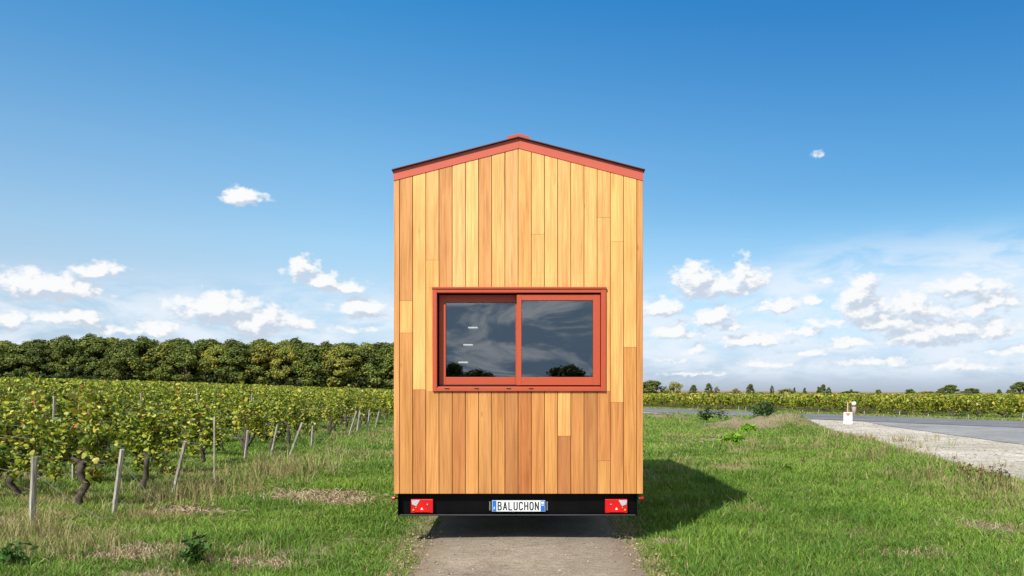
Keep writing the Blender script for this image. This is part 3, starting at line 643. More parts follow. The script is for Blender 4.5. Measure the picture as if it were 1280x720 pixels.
# chassis
ch = HB(); zb_, zt_ = FZ(645), FZ(617.6); xl, xr = FX(497), FX(797)
ch.box(xl, xr, D+.075, D+.083, zb_, zt_)                       # web plate
ch.box(xl, xr, D+.012, D+.0745, zb_, zb_+.008, b=.002)         # lower flange
ch.box(xl+.02, xr-.02, D+.006, D+.0115, zb_+.004, zb_+.014, 1, b=.0015)
ch.box(xl, xr, D+.03, D+.0745, zt_-.008, zt_)
for x in (xl, xr-.009): ch.box(x, x+.009, D+.012, D+.074, zb_+.0085, zt_-.0085)
ch.box(hx0+.03, hx1-.03, D+.09, hy1-.02, zt_-.01, zt_+.0)      # deck
for x in (-.75, .75): ch.box(OX+x-.035, OX+x+.035, D+.09, hy1+.3, zb_+.03, zt_-.012)
for y in np.arange(D+.9, hy1-.2, .9): ch.box(OX-.715, OX+.715, y-.03, y+.03, zb_+.06, zt_-.012)
for s in (-1, 1): ch.tube([(OX+s*.72, hy1-.1, .38), (OX, hy1+1.35, .38)], .045, 8)
ch.tube([(OX, hy1+1.2, .4), (OX, hy1+1.6, .42)], [.05, .035], 10)
ch.tube([(OX+.2, hy1+.9, .75), (OX+.2, hy1+.9, .12)], .025, 8)
chs = ch.build('trailer_chassis', [M_black, M_lip])
for x in (612.2, 684.2):
    mb = HB(); mb.box(FX(x)-.006, FX(x)+.006, D+.046, D+.0745, FZ(639), FZ(628), b=.002); mb.build('lamp_bracket', M_rim, chs)
def tail(xc, s):
    mb = HB(); x0, x1 = xc-.112, xc+.112; z0, z1 = FZ(642), FZ(624.6); yb, ya = D+.074, D+.03
    mb.box(x0, x1, ya, yb, z0, z1, 0, b=.006)
    # clear reversing lens in the outer upper corner, amber spot, triangle reflector
    q = [(xc+s*.104, z1-.008), (xc+s*.02, z1-.008), (xc+s*.055, z1-.068), (xc+s*.1, z1-.05)]
    mb.prism(q if s > 0 else q[::-1], ya-.004, ya+.001, 1)
    for (dx, dz, r, mi) in ((s*.085, .035, .011, 3), (-s*.055, .09, .006, 1), (s*.06, .06, .005, 1)):
        n = 10; mb.add([(xc+dx+r*math.cos(2*math.pi*k/n), ya-.008, z0+dz+r*math.sin(2*math.pi*k/n)) for k in range(n)], [list(range(n))], mi)
    o = mb.build('tail_light', [M_redlens, M_clear, M_reflect, M_amber, M_white], chs)
    t = HB(); t.prism([(xc-.075, z0+.012), (xc+.075, z0+.012), (xc, z0+.125)], ya-.0075, ya-.001)
    t.prism([(xc-.013, z0+.036), (xc+.013, z0+.036), (xc, z0+.06)], ya-.0095, ya-.0076, 1)
    t.build('triangle_reflector', [M_reflect, M_white], chs)
tail(FX(527), -1); tail(FX(771), 1)
def marker(xw, s):
    mb = HB(); z = FZ(623.5); mb.tube([(xw, D+.05, z), (xw+s*.03, D+.04, z)], .008, 8, 1)
    mb.tube([(xw+s*.028, D+.04, z), (xw+s*.034, D+.04, z), (xw+s*.06, D+.04, z)], [.012, .021, .017], 12, 0); mb.build('side_marker', [M_redlens, M_black], chs)
marker(FX(497), -1); marker(FX(797), 1)
# number plate
pl = HB(); px0, px1, pz0, pz1 = FX(615), FX(681.6), FZ(640), FZ(626.2); yp = D+.04
pl.box(px0-.006, px1+.006, yp+.004, yp+.03, pz0-.006, pz1+.006, 2, b=.002)
pl.box(px0, px1, yp, yp+.004-.0003, pz0, pz1, 0)
for (a, b) in ((px0+.003, px0+.043), (px1-.046, px1-.003)): pl.box(a, b, yp-.0015, yp-.0002, pz0+.003, pz1-.003, 1)
pl.box(px1-.038, px1-.012, yp-.003, yp-.0017, pz0+.06, pz0+.068, 0); pl.box(px1-.038, px1-.012, yp-.003, yp-.0017, pz0+.078, pz0+.098, 0)
plate = pl.build('number_plate', [M_platew, M_blue, M_black], chs)
def text(s, w, h, xc, zc, yy, m, name, parent, bold=.0):
    cu = bpy.data.curves.new('t', 'FONT'); cu.body = s; cu.offset = bold; cu.extrude = 0
    to = bpy.data.objects.new('t', cu); COL.objects.link(to); bpy.context.view_layer.update()
    me = bpy.data.meshes.new_from_object(to.evaluated_get(bpy.context.evaluated_depsgraph_get())); bpy.data.objects.remove(to)
    v = np.array([q.co[:] for q in me.vertices]); mn, mx = v.min(0), v.max(0)
    for q in me.vertices:
        X = (q.co.x-mn[0])/(mx[0]-mn[0])-.5; Z = (q.co.y-mn[1])/(mx[1]-mn[1])-.5; q.co = (xc+X*w-OX, yy-D, zc+Z*h)
    me.materials.clear(); me.materials.append(m); o = bpy.data.objects.new(name, me); COL.objects.link(o); o.parent = parent; return o
GL = {'B': [[(0,0),(0,1),(.6,1),(.88,.9),(.88,.64),(.6,.53),(0,.53)],[(.6,.53),(.95,.42),(.95,.12),(.62,0),(0,0)]], 'A': [[(0,0),(.5,1),(1,0)],[(.2,.3),(.8,.3)]], 'L': [[(.05,1),(.05,0),(1,0)]],
 'U': [[(0,1),(0,.2),(.2,.02),(.75,.02),(.95,.2),(.95,1)]], 'C': [[(.95,.78),(.78,.98),(.2,.98),(0,.8),(0,.2),(.2,.02),(.78,.02),(.95,.22)]], 'H': [[(0,0),(0,1)],[(.95,0),(.95,1)],[(0,.5),(.95,.5)]],
 'O': [[(.2,.02),(0,.2),(0,.8),(.2,.98),(.75,.98),(.95,.8),(.95,.2),(.75,.02),(.2,.02)]], 'N': [[(0,0),(0,1),(.95,0),(.95,1)]]}
lt = HB(); cw = (FX(674.6)-FX(621.2))/8; lw, lh, th_ = cw*.60, .076, .0056; k_ = 0
for ci, chh in enumerate('BALUCHON'):
    ox, oz = FX(621.2)+cw*ci+cw*.2, (pz0+pz1)/2-lh/2
    for st_ in GL[chh]:
        for (a, b) in zip(st_[:-1], st_[1:]):
            p, q = np.array((ox+a[0]*lw, oz+a[1]*lh)), np.array((ox+b[0]*lw, oz+b[1]*lh)); d = (q-p)/np.linalg.norm(q-p); n = np.array((-d[1], d[0]))*th_; p = p-d*th_*.6; q = q+d*th_*.6; yy = yp-.0025-.00002*(k_ % 40); k_ += 1
            lt.add([(v[0], yy, v[1]) for v in (p-n, q-n, q+n, p+n)], [(0, 1, 2, 3)])
lt.build('plate_lettering', M_ink, chs)
text('F', .014, .028, px0+.023, pz0+.032, yp-.0032, M_platew, 'country_letter', chs, .02)
text('33', .024, .028, px1-.025, pz0+.03, yp-.0032, M_platew, 'area_number', chs, .02) if False else None
for y in (D+2.4, D+3.25):
    for s in (-1, 1):
        xc = OX+s*1.0; mb = HB()
        mb.tube([(xc-.09, y, .31), (xc-.08, y, .31), (xc+.08, y, .31), (xc+.09, y, .31)], [.27, .305, .305, .27], 32, 0)
        mb.tube([(xc+s*.088, y, .31), (xc+s*.095, y, .31)], [.19, .17], 24, 1); mb.tube([(xc+s*.09, y, .31), (xc+s*.12, y, .31)], [.05, .04], 12, 1)
        mb.build('wheel', [M_rubber, M_rim], chs, smooth=False)
    mb = HB(); mb.tube([(OX-.9, y, .31), (OX+.9, y, .31)], .035, 8); mb.build('axle', M_black, chs)

# ------------------------------------------------------------------ vineyard
ORD = ['first','second','third','fourth','fifth','sixth','seventh','eighth','ninth','tenth','eleventh','twelfth','thirteenth','fourteenth','fifteenth','sixteenth','seventeenth','eighteenth','nineteenth','twentieth']
LEAF2 = np.array([(0, -.42), (.34, -.5), (.5, -.12), (.36, .12), (.3, .36), (0, .56), (-.3, .36), (-.36, .12), (-.5, -.12), (-.34, -.5)])
def grapecols(n, yel):
    k = rng.random(n); base = np.zeros((n, 3)); t = rng.random((n, 1))
    g = np.array((.06, .12, .011))*(1-t**1.25)+np.array((.38, .42, .038))*t**1.25; base[:] = g
    m = k < yel; base[m] = (np.array((.38, .35, .045))*(1-t)+np.array((.5, .42, .06))*t)[m]
    m = k > .975; base[m] = (np.array((.38, .13, .03))*(1-t)+np.array((.25, .11, .05))*t)[m]
    return base*(.8+.4*rng.random((n, 1)))
def vine_proto(seed, yel, nleaf, old=False):
    rs_ = random.Random(seed); h0 = rs_.uniform(.5, .62); mb = MB(); lx = rs_.uniform(-.1, .1); ly = rs_.uniform(-.06, .06)
    p = [(0, 0, -.06), (lx*.6, ly, .12), (-lx*.5, -ly, .27), (lx, ly*.5, .42), (lx*.8, 0, h0)]
    if old: p = [(-.10, .03, -.08), (-.02, .0, .1), (.07, -.04, .26), (-.02, .03, .42), (.04, 0, h0)]
    mb.tube(p, [.066, .05, .056, .044, .052] if old else [.06, .046, .052, .04, .05], 9)
    if old: mb.tube([(.07, -.04, .24), (.22, -.05, .36), (.30, .0, .52), (.42, .02, .60)], [.04, .034, .038, .014], 8); mb.tube([(-.02, .0, .12), (-.12, .05, .3), (-.3, .03, .5)], [.04, .035, .02], 7)
    tips = []
    for s in (-1, 1):
        q = [Vector((lx*.8, 0, h0)), Vector((lx*.8+s*.16, rs_.uniform(-.05, .05), h0+.07)), Vector((s*.36, rs_.uniform(-.05, .05), h0+rs_.uniform(0, .08)))]
        mb.tube(q, [.036, .024, .014], 7)
        for _ in range(5):
            a = q[1].lerp(q[2], rs_.random()*1.1-.2); e = a+Vector((s*rs_.uniform(-.28, .22), rs_.uniform(-.22, .22), rs_.choice((rs_.uniform(.2, .5), rs_.uniform(.5, .95)))))
            if rs_.random() < .32: e = a+Vector((s*rs_.uniform(-.05, .32), rs_.uniform(-.3, .3), rs_.uniform(-.38, .08)))
            mid = a.lerp(e, .5)+Vector((rs_.uniform(-.08, .08), rs_.uniform(-.08, .08), .06)); mb.tube([a, mid, e], [.007, .005, .003], 5); tips.append((a, mid, e))
    trunk = mb
    P = []
    while len(P) < nleaf:
        a, m_, e = rs_.choice(tips); t = rs_.random()**.8; c = a.lerp(m_, t*2) if t < .5 else m_.lerp(e, t*2-1)
        c = c+Vector((rs_.gauss(0, .062), rs_.gauss(0, .062), rs_.gauss(-.02, .06))); 
        if c.z > .3: P.append(c[:])
    P = np.array(P); n = len(P); s = rng.uniform(.04, .09, n)
    nr = rng.normal(size=(n, 3)); nr[:, 2] = np.abs(nr[:, 2])+.35; nr /= np.linalg.norm(nr, axis=1)[:, None]
    d = np.cross(nr, rng.normal(size=(n, 3))); d /= np.linalg.norm(d, axis=1)[:, None]; e = np.cross(nr, d)
    K_ = len(LEAF2); V = np.zeros((n, K_+1, 3)); V[:, 0] = P
    for i, (a, b) in enumerate(LEAF2): V[:, i+1] = P+(d*a+e*b)*s[:, None]-nr*(abs(a)*.22+.06*rng.random((n, 1)))*s[:, None]
    b0 = (np.arange(n)*(K_+1))[:, None]; Fc = np.concatenate([b0+np.array([[0, 1+i, 1+(i+1) % K_]]) for i in range(K_)])
    C = np.repeat(grapecols(n, yel), K_+1, 0)
    me_t = trunk.build('trunk', M_bark, smooth=True); mt = me_t.data; bpy.data.objects.remove(me_t)
    me_l = np_mesh('foliage', V.reshape(-1, 3), Fc, C, M_vine, link=False); return mt, me_l
PN = [vine_proto(100+i, y, n, i in (1, 5)) for i, (y, n) in enumerate([(.08, 900), (.14, 1000), (.10, 620), (.2, 800), (.12, 1150), (.24, 700), (.07, 900), (.14, 460), (.16, 950)])]
ROWD = np.array((-.895, .446)); cand = []
rows = []; zc = 10.0
while zc < 118: rows.append(zc); zc += 1.95
def nrm(v): return v/np.linalg.norm(v)
for ri, z0 in enumerate(rows):
    xe = -5.1-.018*(z0-10)+random.uniform(-.12, .12); st = np.array((xe, z0)); s = random.uniform(.7, 1.3) if ri > 1 else (.35, .5)[ri]; k = 0
    while True:
        p = st+ROWD*s; 
        if p[0] < -110 or p[1] > 128: break
        if p[0]/p[1] > -.98: cand.append(('L', ri, k, p[0]+random.gauss(0, .05), p[1]+random.gauss(0, .05)))
        elif k > 200: break
        s += 1.38+random.uniform(-.15, .25); k += 1
# right field beyond the road: rows run back from the road verge
RDN = -RN
for j in range(-60, 60):
    q0 = RA+RD*(j*1.55)+RDN*(1.9+random.uniform(-.15, .15)); dr_ = nrm(RDN*1.0+np.array((0, .35)))
    for k in range(0, 60):
        p = q0+dr_*(k*1.1)
        if p[1] < 10 or p[1] > 122 or p[0]/p[1] > .76 or p[0] < 5 or p[0]/p[1] < .08: continue
        cand.append(('R', j, k, p[0], p[1]))
def vis(c):
    u = c[3]/c[4]; return abs(u) < .655 and not (-.15 < u < .168) and c[4] > 7
ind = sorted([c for c in cand if vis(c)], key=lambda c: c[4] if c[0] == 'L' else c[4]*1.05)
# keep single plants: the nearest ones of the left field and the front of the right field
indL = [c for c in ind if c[0] == 'L'][:205]; indR = [c for c in ind if c[0] == 'R' and c[2] < 1][:90]
single = set(map(id, indL+indR))
for c in indL+indR:
    side, ri, k, x, y = c
    if side == 'L' and ri < 7 and k > 1 and random.random() < .07: continue
    mt, ml = PN[random.choice((0, 1, 2, 4, 6, 3, 7, 8, 5) if side == 'L' else (1, 3, 5, 4))]
    if side == 'L':
        if ri < 14 and k < 14:
            lab = 'grapevine, %s plant from the track end of the %s vine row' % (ORD[k], ORD[ri])
            if ri == 0 and k == 0: lab = 'nearest gnarled grapevine right beside the leaning grey stake, first row'
        else: lab = 'leafy grapevine deep in the left vineyard, past the near rows and row ends'
        grp = 'grapevines of the left vineyard'
    else:
        lab = 'yellow green grapevine along the front edge of the vineyard across the road'; grp = 'grapevines across the road'
    o = empty('grapevine', (x, y, float(H(x, y))), math.atan2(ROWD[1], ROWD[0])+random.choice((0, math.pi))+random.uniform(-.2, .2), lab, 'grapevine', grp)
    s = random.uniform(.80, 1.06)*(1 if side == 'L' else .9); o.scale = (s, s, s*random.uniform(.94, 1.06))
    for nm, me in (('trunk', mt), ('foliage', ml)):
        ob = bpy.data.objects.new(nm, me); COL.objects.link(ob); ob.parent = o
rest = np.array([(c[3], c[4], 0 if c[0] == 'L' else 1) for c in cand if id(c) not in single])
def stuffvines(name, sel, label, yel, hs):
    d = sel[:, 1]; npl = np.clip((260*(30/np.maximum(d, 20))**1.35), 34, 260).astype(int); idx = np.repeat(np.arange(len(sel)), npl); n = len(idx)
    al = rng.normal(0, .38, n); ac = rng.normal(0, .17, n); dirx, diry = (ROWD if hs == 1 else nrm(RDN*1.0+np.array((0, .35))))
    X = sel[idx, 0]+al*dirx-ac*diry; Y = sel[idx, 1]+al*diry+ac*dirx; ph = rng.random(len(sel))[idx]
    Z = H(sel[:, 0], sel[:, 1])[idx]+hs*(.4+(.72+.3*ph)*np.sqrt(rng.random(n)))
    V, Fc, C = leafcloud(np.stack([X, Y, Z], 1), (.13*np.sqrt(np.maximum(1, np.minimum(260, 400)/npl[idx])))*rng.uniform(.7, 1.2, n), grapecols(n, yel), .95, 1.2)
    return tag(np_mesh(name, V, Fc, C, M_vine), label, 'vineyard', kind='stuff')
stuffvines('distant_vines', rest[rest[:, 2] == 0], 'far rows of grapevines filling the rising field up to the wood', .2, 1.0)
stuffvines('vine_rows', rest[rest[:, 2] == 1], 'rows of yellow green grapevines filling the field behind the road verge', .3, .86)
# stakes (weathered wood)
def stake(base, top, w, label, group, dcut=.0):
    b = Vector(base); t = Vector(top)-b; Ln = t.length; o_ = MB(); n = 5; rot = t.to_track_quat('Z', 'Y').to_matrix()
    for k in range(n):
        pass
    pts = []; rr = random.uniform(0, .6)
    for k in range(4):
        for a in range(6): an = a/6*2*math.pi+rr; q = w*.5*(1+.1*random.uniform(-1, 1))*(1-.1*k/3); pts.append(rot @ Vector((math.cos(an)*q, math.sin(an)*q*.8, -.08+(Ln+.08)*k/3-(random.uniform(0, .02) if k == 3 else 0))))
    fs = [[k*6+a, k*6+(a+1) % 6, (k+1)*6+(a+1) % 6, (k+1)*6+a] for k in range(3) for a in range(6)]+[[18+a for a in range(6)]]
    o_.add(pts, fs); o = o_.build('vineyard_stake', M_stake); o.location = b; return tag(o, label, 'stake', group)
def pxs(xb, yb, xt, yt, w, label, tilt=0.0):
    X, Z, z = px_ground(xb, yb); Z2 = Z+tilt; top = ((xt-640)/F*Z2, Z2, CH+(489-yt)/F*Z2)
    stake((X, Z, z), top, w, label, 'wooden stakes at the row ends of the left vineyard'); return X, Z, z, top
STK = [(40,656,43,570,.085,'nearest upright grey wooden stake at the far left foreground'),
 (142,644,153,561,.072,'grey wooden stake leaning right beside the nearest gnarled grapevine'),
 (216,619,232,551,.075,'grey stake leaning right behind the dry grass tuft, third from left'),
 (306,576,310,537,.07,'short dark upright stake left of the two pale leaning ones'),
 (338,574,347,531,.08,'pale stake leaning slightly right, left one of the pale pair'),
 (361,573,378,528,.08,'pale stake leaning strongly right, right one of the pale pair'),
 (436,545,446,514,.085,'pale leaning stake in the far row ends, leftmost of the last four'),
 (446,541,450,513,.08,'pale stake in the far row ends, second of the last four'),
 (459,540,462,512,.08,'upright stake in the far row ends, third of the last four'),
 (469,536,474,514,.08,'pale stake nearest the house wall, last of the far row ends'),
 (389,562,391,532,.07,'thin brown stake between the pale pair and the far row ends'),
 (268,602,268,520,.03,'thin dark post among the vines of the third row')]
tops = []
for s in STK: tops.append(pxs(*s))
for (X, Y, h) in ((-9.1, 16.0, 1.45), (-13.5, 20.5, 1.5), (-10.2, 22.3, 1.5), (-17, 26.5, 1.55), (-8.9, 27.5, 1.5), (-12, 31, 1.55), (-20, 34, 1.6), (-14.5, 36, 1.6), (-9.5, 38, 1.6), (-7.0, 12.9, 1.25)):
    z = float(H(X, Y)); stake((X, Y, z), (X+random.uniform(-.08, .08), Y, z+h-.14), .06, 'grey wooden post standing among the leaves inside the left vineyard', 'posts inside the left vineyard')
# guy wires on the three nearest stakes
for (i, dx, dy), lab in zip(((0, .75, .15), (1, .65, .1), (2, .7, .3)), ('thin slack guy wire running right from the nearest stake', 'pale guy wire from the stake at the gnarled vine', 'guy wire right of the third stake')):
    X, Z, z, t = tops[i]; mb = MB(); e = (X+dx, Z+dy, float(H(X+dx, Z+dy))); a = Vector(t); a.z -= .18
    mb.tube([a, (a+Vector(e))*.5-Vector((0, 0, .03)), e], .0035, 6); tag(mb.build('guy_wire', M_wire), lab, 'wire', 'guy wires')
for ri in range(-1, 11):
    if ri < 0: st = np.array((tops[0][0], tops[0][1]))
    else: st = np.array((-5.05-.018*(rows[ri]-10), rows[ri]))
    mb = MB()
    for hz in (.62, 1.0):
        q = []
        for k in range(0, 15): p = st+ROWD*(k*1.9); q.append((p[0], p[1], float(H(p[0], p[1]))+hz+.02*math.sin(k*2.1)+(-.06 if k == 0 else 0)))
        mb.tube(q, .0020, 5)
    tag(mb.build('trellis_wire', M_wire), 'pair of trellis wires in front of the first vine row' if ri < 0 else 'pair of thin trellis wires running along the %s vine row' % ORD[ri], 'wire', 'trellis wires')
# short white stakes at the front of the field across the road
for j, (px, py, h) in enumerate([(923,516,.6),(932,518,.55),(943,517,.5),(960,516,.45),(1003,519,.35),(1023,520,.45),(1080,520,.4),(1124,520,.5),(1160,523,.35),(1278,528,.6),(905,514,.4),(872,512,.4),(1210,526,.35)]):
    off = -1.2; u = (px-640)/F; t = (u*(RA[1]+RDN[1]*1.2)-(RA[0]+RDN[0]*1.2))/(RD[0]-u*RD[1]); p = RA+RD*t+RDN*1.2
    z = float(H(p[0], p[1])); stake((p[0], p[1], z), (p[0]+.03, p[1], z+h*.75), .075, 'short pale stake at the foot of the vines across the road', 'pale stakes across the road')

# verge grass across the road
n = 9000; t_ = rng.uniform(-40, 50, n); o_ = -rng.uniform(.05, 2.0, n); vx = RA[0]+RD[0]*t_+RN[0]*o_; vy = RA[1]+RD[1]*t_+RN[1]*o_
k_ = vy > 8; tag(blades('verge_grass', vx[k_], vy[k_], np.full(k_.sum(), .17), np.full(k_.sum(), .35), 5, .06, M_grass, .6, .22), 'strip of rough grass between the road and the vines', 'grass', kind='stuff')

# ------------------------------------------------------------------ trees and bushes
def tree_proto(seed, Hh, W, nclump, per, size, dark=1.0, base=.12, round_=1.0, trunk=True, tint=(1, 1, 1)):
    r = np.random.default_rng(seed); mb = MB(); rs_ = random.Random(seed)
    tr_h = Hh*.45; bend = [rs_.uniform(-.03, .03)*Hh for _ in range(4)]
    mb.tube([(0, 0, -.3), (bend[0], bend[1], tr_h*.5), (bend[2], bend[3], tr_h), (0, 0, Hh*.75)], [W*.05, W*.04, W*.03, W*.008], 8)
    cs = []
    for i in range(nclump):
        th = r.random()*2*np.pi; v = r.random()**.75; rad = (.35+.65*np.sqrt(r.random()))
        prof = (np.sin(np.pi*(.12+.88*v)**.85))**.55
        c = np.array((np.cos(th)*W*.5*rad*prof, np.sin(th)*W*.5*rad*prof, Hh*(base+(1-base)*v)*.97)); cs.append(c)
        if i < 9: mb.tube([(bend[2]*.6, bend[3]*.6, tr_h*rs_.uniform(.55, 1.1)), tuple(c*np.array((.5, .5, .9))), tuple(c)], [W*.018, W*.011, W*.004], 6)
    cs = np.array(cs); cr = r.uniform(.085, .14, nclump)*W*round_; n = nclump*per; idx = np.repeat(np.arange(nclump), per)
    d = r.normal(size=(n, 3)); d /= np.linalg.norm(d, axis=1)[:, None]; rad = cr[idx]*(r.random(n)**.35)*(1+.25*r.normal(size=n)*.5)
    P = cs[idx]+d*rad[:, None]*np.array((1, 1, .75)); cc = (.75+.5*r.random(nclump))[idx][:, None]; t = r.random((n, 1))
    hue = r.random(nclump)[idx][:, None]
    col = (np.array((.036, .068, .013))*(1-t)+np.array((.115, .155, .026))*t)*cc*dark*(1+hue*np.array((.5, .12, 0)))*np.array(tint)
    P[:, 2] = np.maximum(P[:, 2], .02)
    nn_ = d*.8+np.array((0, 0, .25))+r.normal(size=(n, 3))*.38+(P-np.array((0, 0, Hh*.45)))/W*.5; nn_ /= np.linalg.norm(nn_, axis=1)[:, None]
    V, Fc, C = leafcloud(P, size*r.uniform(.7, 1.3, n), col, .85, 1.0, nn_)
    o = mb.build('trunk', M_tbark, smooth=True); mt = o.data; bpy.data.objects.remove(o)
    return mt, np_mesh('crown', V, Fc, C, M_tree, link=False)
TP = [tree_proto(50+i, 10, w, 100, 130, .34, d*1.12, b, tint=(1, 1, 1) if i != 3 else (1.35, 1.12, 1)) for i, (w, d, b) in enumerate([(8.6, 1, .03), (7.6, .85, .02), (9.6, 1.12, .05), (8.2, 1.25, .03), (6.8, .9, .02)])]
def place_tree(name, pr, x, y, h, w, label, cat, group=None, z=None, H0=10., W0=8.5):
    o = empty(name, (x, y, float(H(x, y)) if z is None else z), random.uniform(0, 6.28), label, cat, group); o.scale = (w/W0, w/W0, h/H0)
    for nm, me in zip(('trunk', 'crown'), pr):
        ob = bpy.data.objects.new(nm, me); COL.objects.link(ob); ob.parent = o
    return o
tops_px = [(-60,424),(0,425),(55,424),(100,419),(150,423),(200,424),(250,424),(300,425),(350,424),(400,428),(450,428),(490,429),(640,430)]
def topline(px): return float(np.interp(px, [a for a, b in tops_px], [b for a, b in tops_px]))
order = 0
for row, (Yr, sp) in enumerate(((150, 4.9), (156, 5.2), (163, 6.0))):
    x = -112*Yr/150
    while x < -3:
        px = 640+F*x/Yr; yt = topline(px)+(5 if row == 0 else 0)+random.uniform(-1.5, 3.5); h = CH+(489-yt)*Yr/F-float(H(x, Yr))
        if row == 0 and px > -25 and px < 492 and order < 20:
            lab = 'dark green oak in front of the wood, %s from the left' % ORD[order]; order += 1
        elif row == 0: lab = 'dark green oak at the right end or hidden edge of the wood'
        else: lab = 'dense oak crown rising behind the front trees of the wood'
        place_tree('oak_tree', TP[random.randrange(5)], x, Yr+random.uniform(-1.5, 1.5), h/1.0, 10.2*random.uniform(.8, 1.3)*h/10., lab, 'tree', 'oaks of the wood behind the left vineyard')
        x += sp*random.uniform(.8, 1.2)
# undergrowth at the foot of the wood
nb = 30000; bxx = rng.uniform(-118, 0, nb); byy = 146+rng.uniform(0, 6, nb); P = np.stack([bxx, byy, H(bxx, byy)+rng.random(nb)*3.4*(.6+.5*vn(bxx, byy, 4, 2))], 1); t = rng.random((nb, 1))
V, Fc, C = leafcloud(P, .5, np.array((.02, .035, .009))*(1-t)+np.array((.045, .06, .015))*t, .8, 1.); tag(np_mesh('undergrowth', V, Fc, C, M_tree), 'dark scrub along the foot of the wood', 'undergrowth', kind='stuff')
BP = [tree_proto(80+i, 4, 5, 26, 90, .3, d, .0, 1.5, tint=t) for i, (d, t) in enumerate([(1.1, (1, 1, 1)), (1.3, (1.5, 1.15, 1)), (1.5, (2.2, 1.25, 1.3))])]
SP = tree_proto(90, 4, 1.6, 12, 60, .25, .9, .05, 1.6)
FARB = [(815,476,492,34,0,'dark round bush touching the house wall at the horizon','b'),(842,479,491,26,1,'olive bush right of the dark one by the house','b'),(867,481,490,9,0,'tiny round tree left of the two shrubs on the horizon','t'),
 (886,479,491,9,0,'slender tree beside a low shrub on the horizon','t'),(896,484,491,9,1,'low shrub leaning on the slender horizon tree','b'),(920,486,491,12,1,'faint low shrub between slender tree and round tree','b'),(938,480,488.5,10,0,'single round dark tree standing clear on the horizon','t'),
 (965,480,489,5,2,'brownish pointed tree right of the single round tree','s'),(985,486.5,491,26,1,'long low hedge under the open sky','b'),(993,482.5,489,3.5,0,'first thin pointed tree of the horizon trio','s'),(1006,483,489,4.5,0,'second thin pointed tree of the horizon trio','s'),
 (1023,481.5,490,5,0,'left pointed tree of the close group of three','s'),(1029,480.5,490,8,0,'middle and broadest tree of the close group of three','t'),(1036,482.5,490,6,0,'right tree of the close group of three','s'),(1064,486.5,491.5,5,0,'tiny tree above the white bollard','t'),
 (1062,489,493,32,0,'low dark hedge above the white bollard','b'),(1098,487,493,9,0,'small bush halfway between bollard and right clump','b'),(1138,486.5,493,15,0,'dark low bush left of the brown hedge','b'),(1158,489,495.5,26,2,'brown autumn hedge before the broad trees','b'),
 (1188,481,494,22,0,'broad double crowned tree on the right horizon','t'),(1176,486,494,12,0,'smaller crown leaning against the broad horizon tree','b'),(1214,485.5,494,22,0,'wide low bush right of the broad horizon tree','b'),(1249,486.5,494,6,0,'small tree in the gap before the rightmost tree','t'),(1261,487,494.5,9,0,'small round bush beside the rightmost tree','b'),
 (1275,477.5,495,22,0,'tallest round tree at the right edge of the horizon','t')]
for (x, yt, yb, w, k, lab, ty) in FARB:
    Z = 240 if ty != 'b' else 225; 
    if x < 860: Z = 150
    X = (x-640)/F*Z; z = float(H(X, Z)); h = CH+(489-yt)*Z/F-z; ww = w*Z/F
    if ty == 'b': place_tree('bush', BP[k], X, Z, max(h, .8), ww*1.05, lab, 'bush', H0=4., W0=5.)
    elif ty == 't': place_tree('field_tree', TP[k], X, Z, h, ww*1.1, lab, 'tree', H0=10., W0=8.5)
    else: place_tree('poplar_tree', TP[4], X, Z, h*.88, ww*1.0, lab, 'tree', H0=10., W0=6.8)
# low scrub strips in the far fields
ns = 26000; sy = rng.choice([132., 170., 200., 260., 330.], ns)+rng.normal(0, 1.5, ns); su = rng.uniform(.1, .7, ns); sx = su*sy; kk = vn(sx, sy, 14, 31) > .5; sx = sx[kk]; sy = sy[kk]; t = rng.random((len(sx), 1))
V, Fc, C = leafcloud(np.stack([sx, sy, H(sx, sy)+rng.random(len(sx))*.9*(.4+vn(sx, sy, 5, 3))], 1), .5, np.array((.07, .075, .02))*(1-t)+np.array((.17, .14, .06))*t, .8, 1.); tag(np_mesh('field_scrub', V, Fc, C, M_tree), 'thin strips of olive scrub crossing the brown fields', 'scrub', kind='stuff')
# bushes behind the camera, mirrored in the window panes
for (x, w, h, lab) in ((-5.6, 2.6, 4.1, 'left bush of the pair mirrored in the left pane'), (-3.3, 3.4, 3.5, 'right bush of the pair mirrored in the left pane'), (5.2, 4.4, 3.9, 'broad bush mirrored low in the right pane'), (8.6, 4.4, 3.0, 'lower bush mirrored at the right pane corner')):
    place_tree('mirrored_bush', BP[0], x, -60, h, w*1.2, lab, 'bush', 'bushes seen only as reflections', z=0, H0=4., W0=5.)

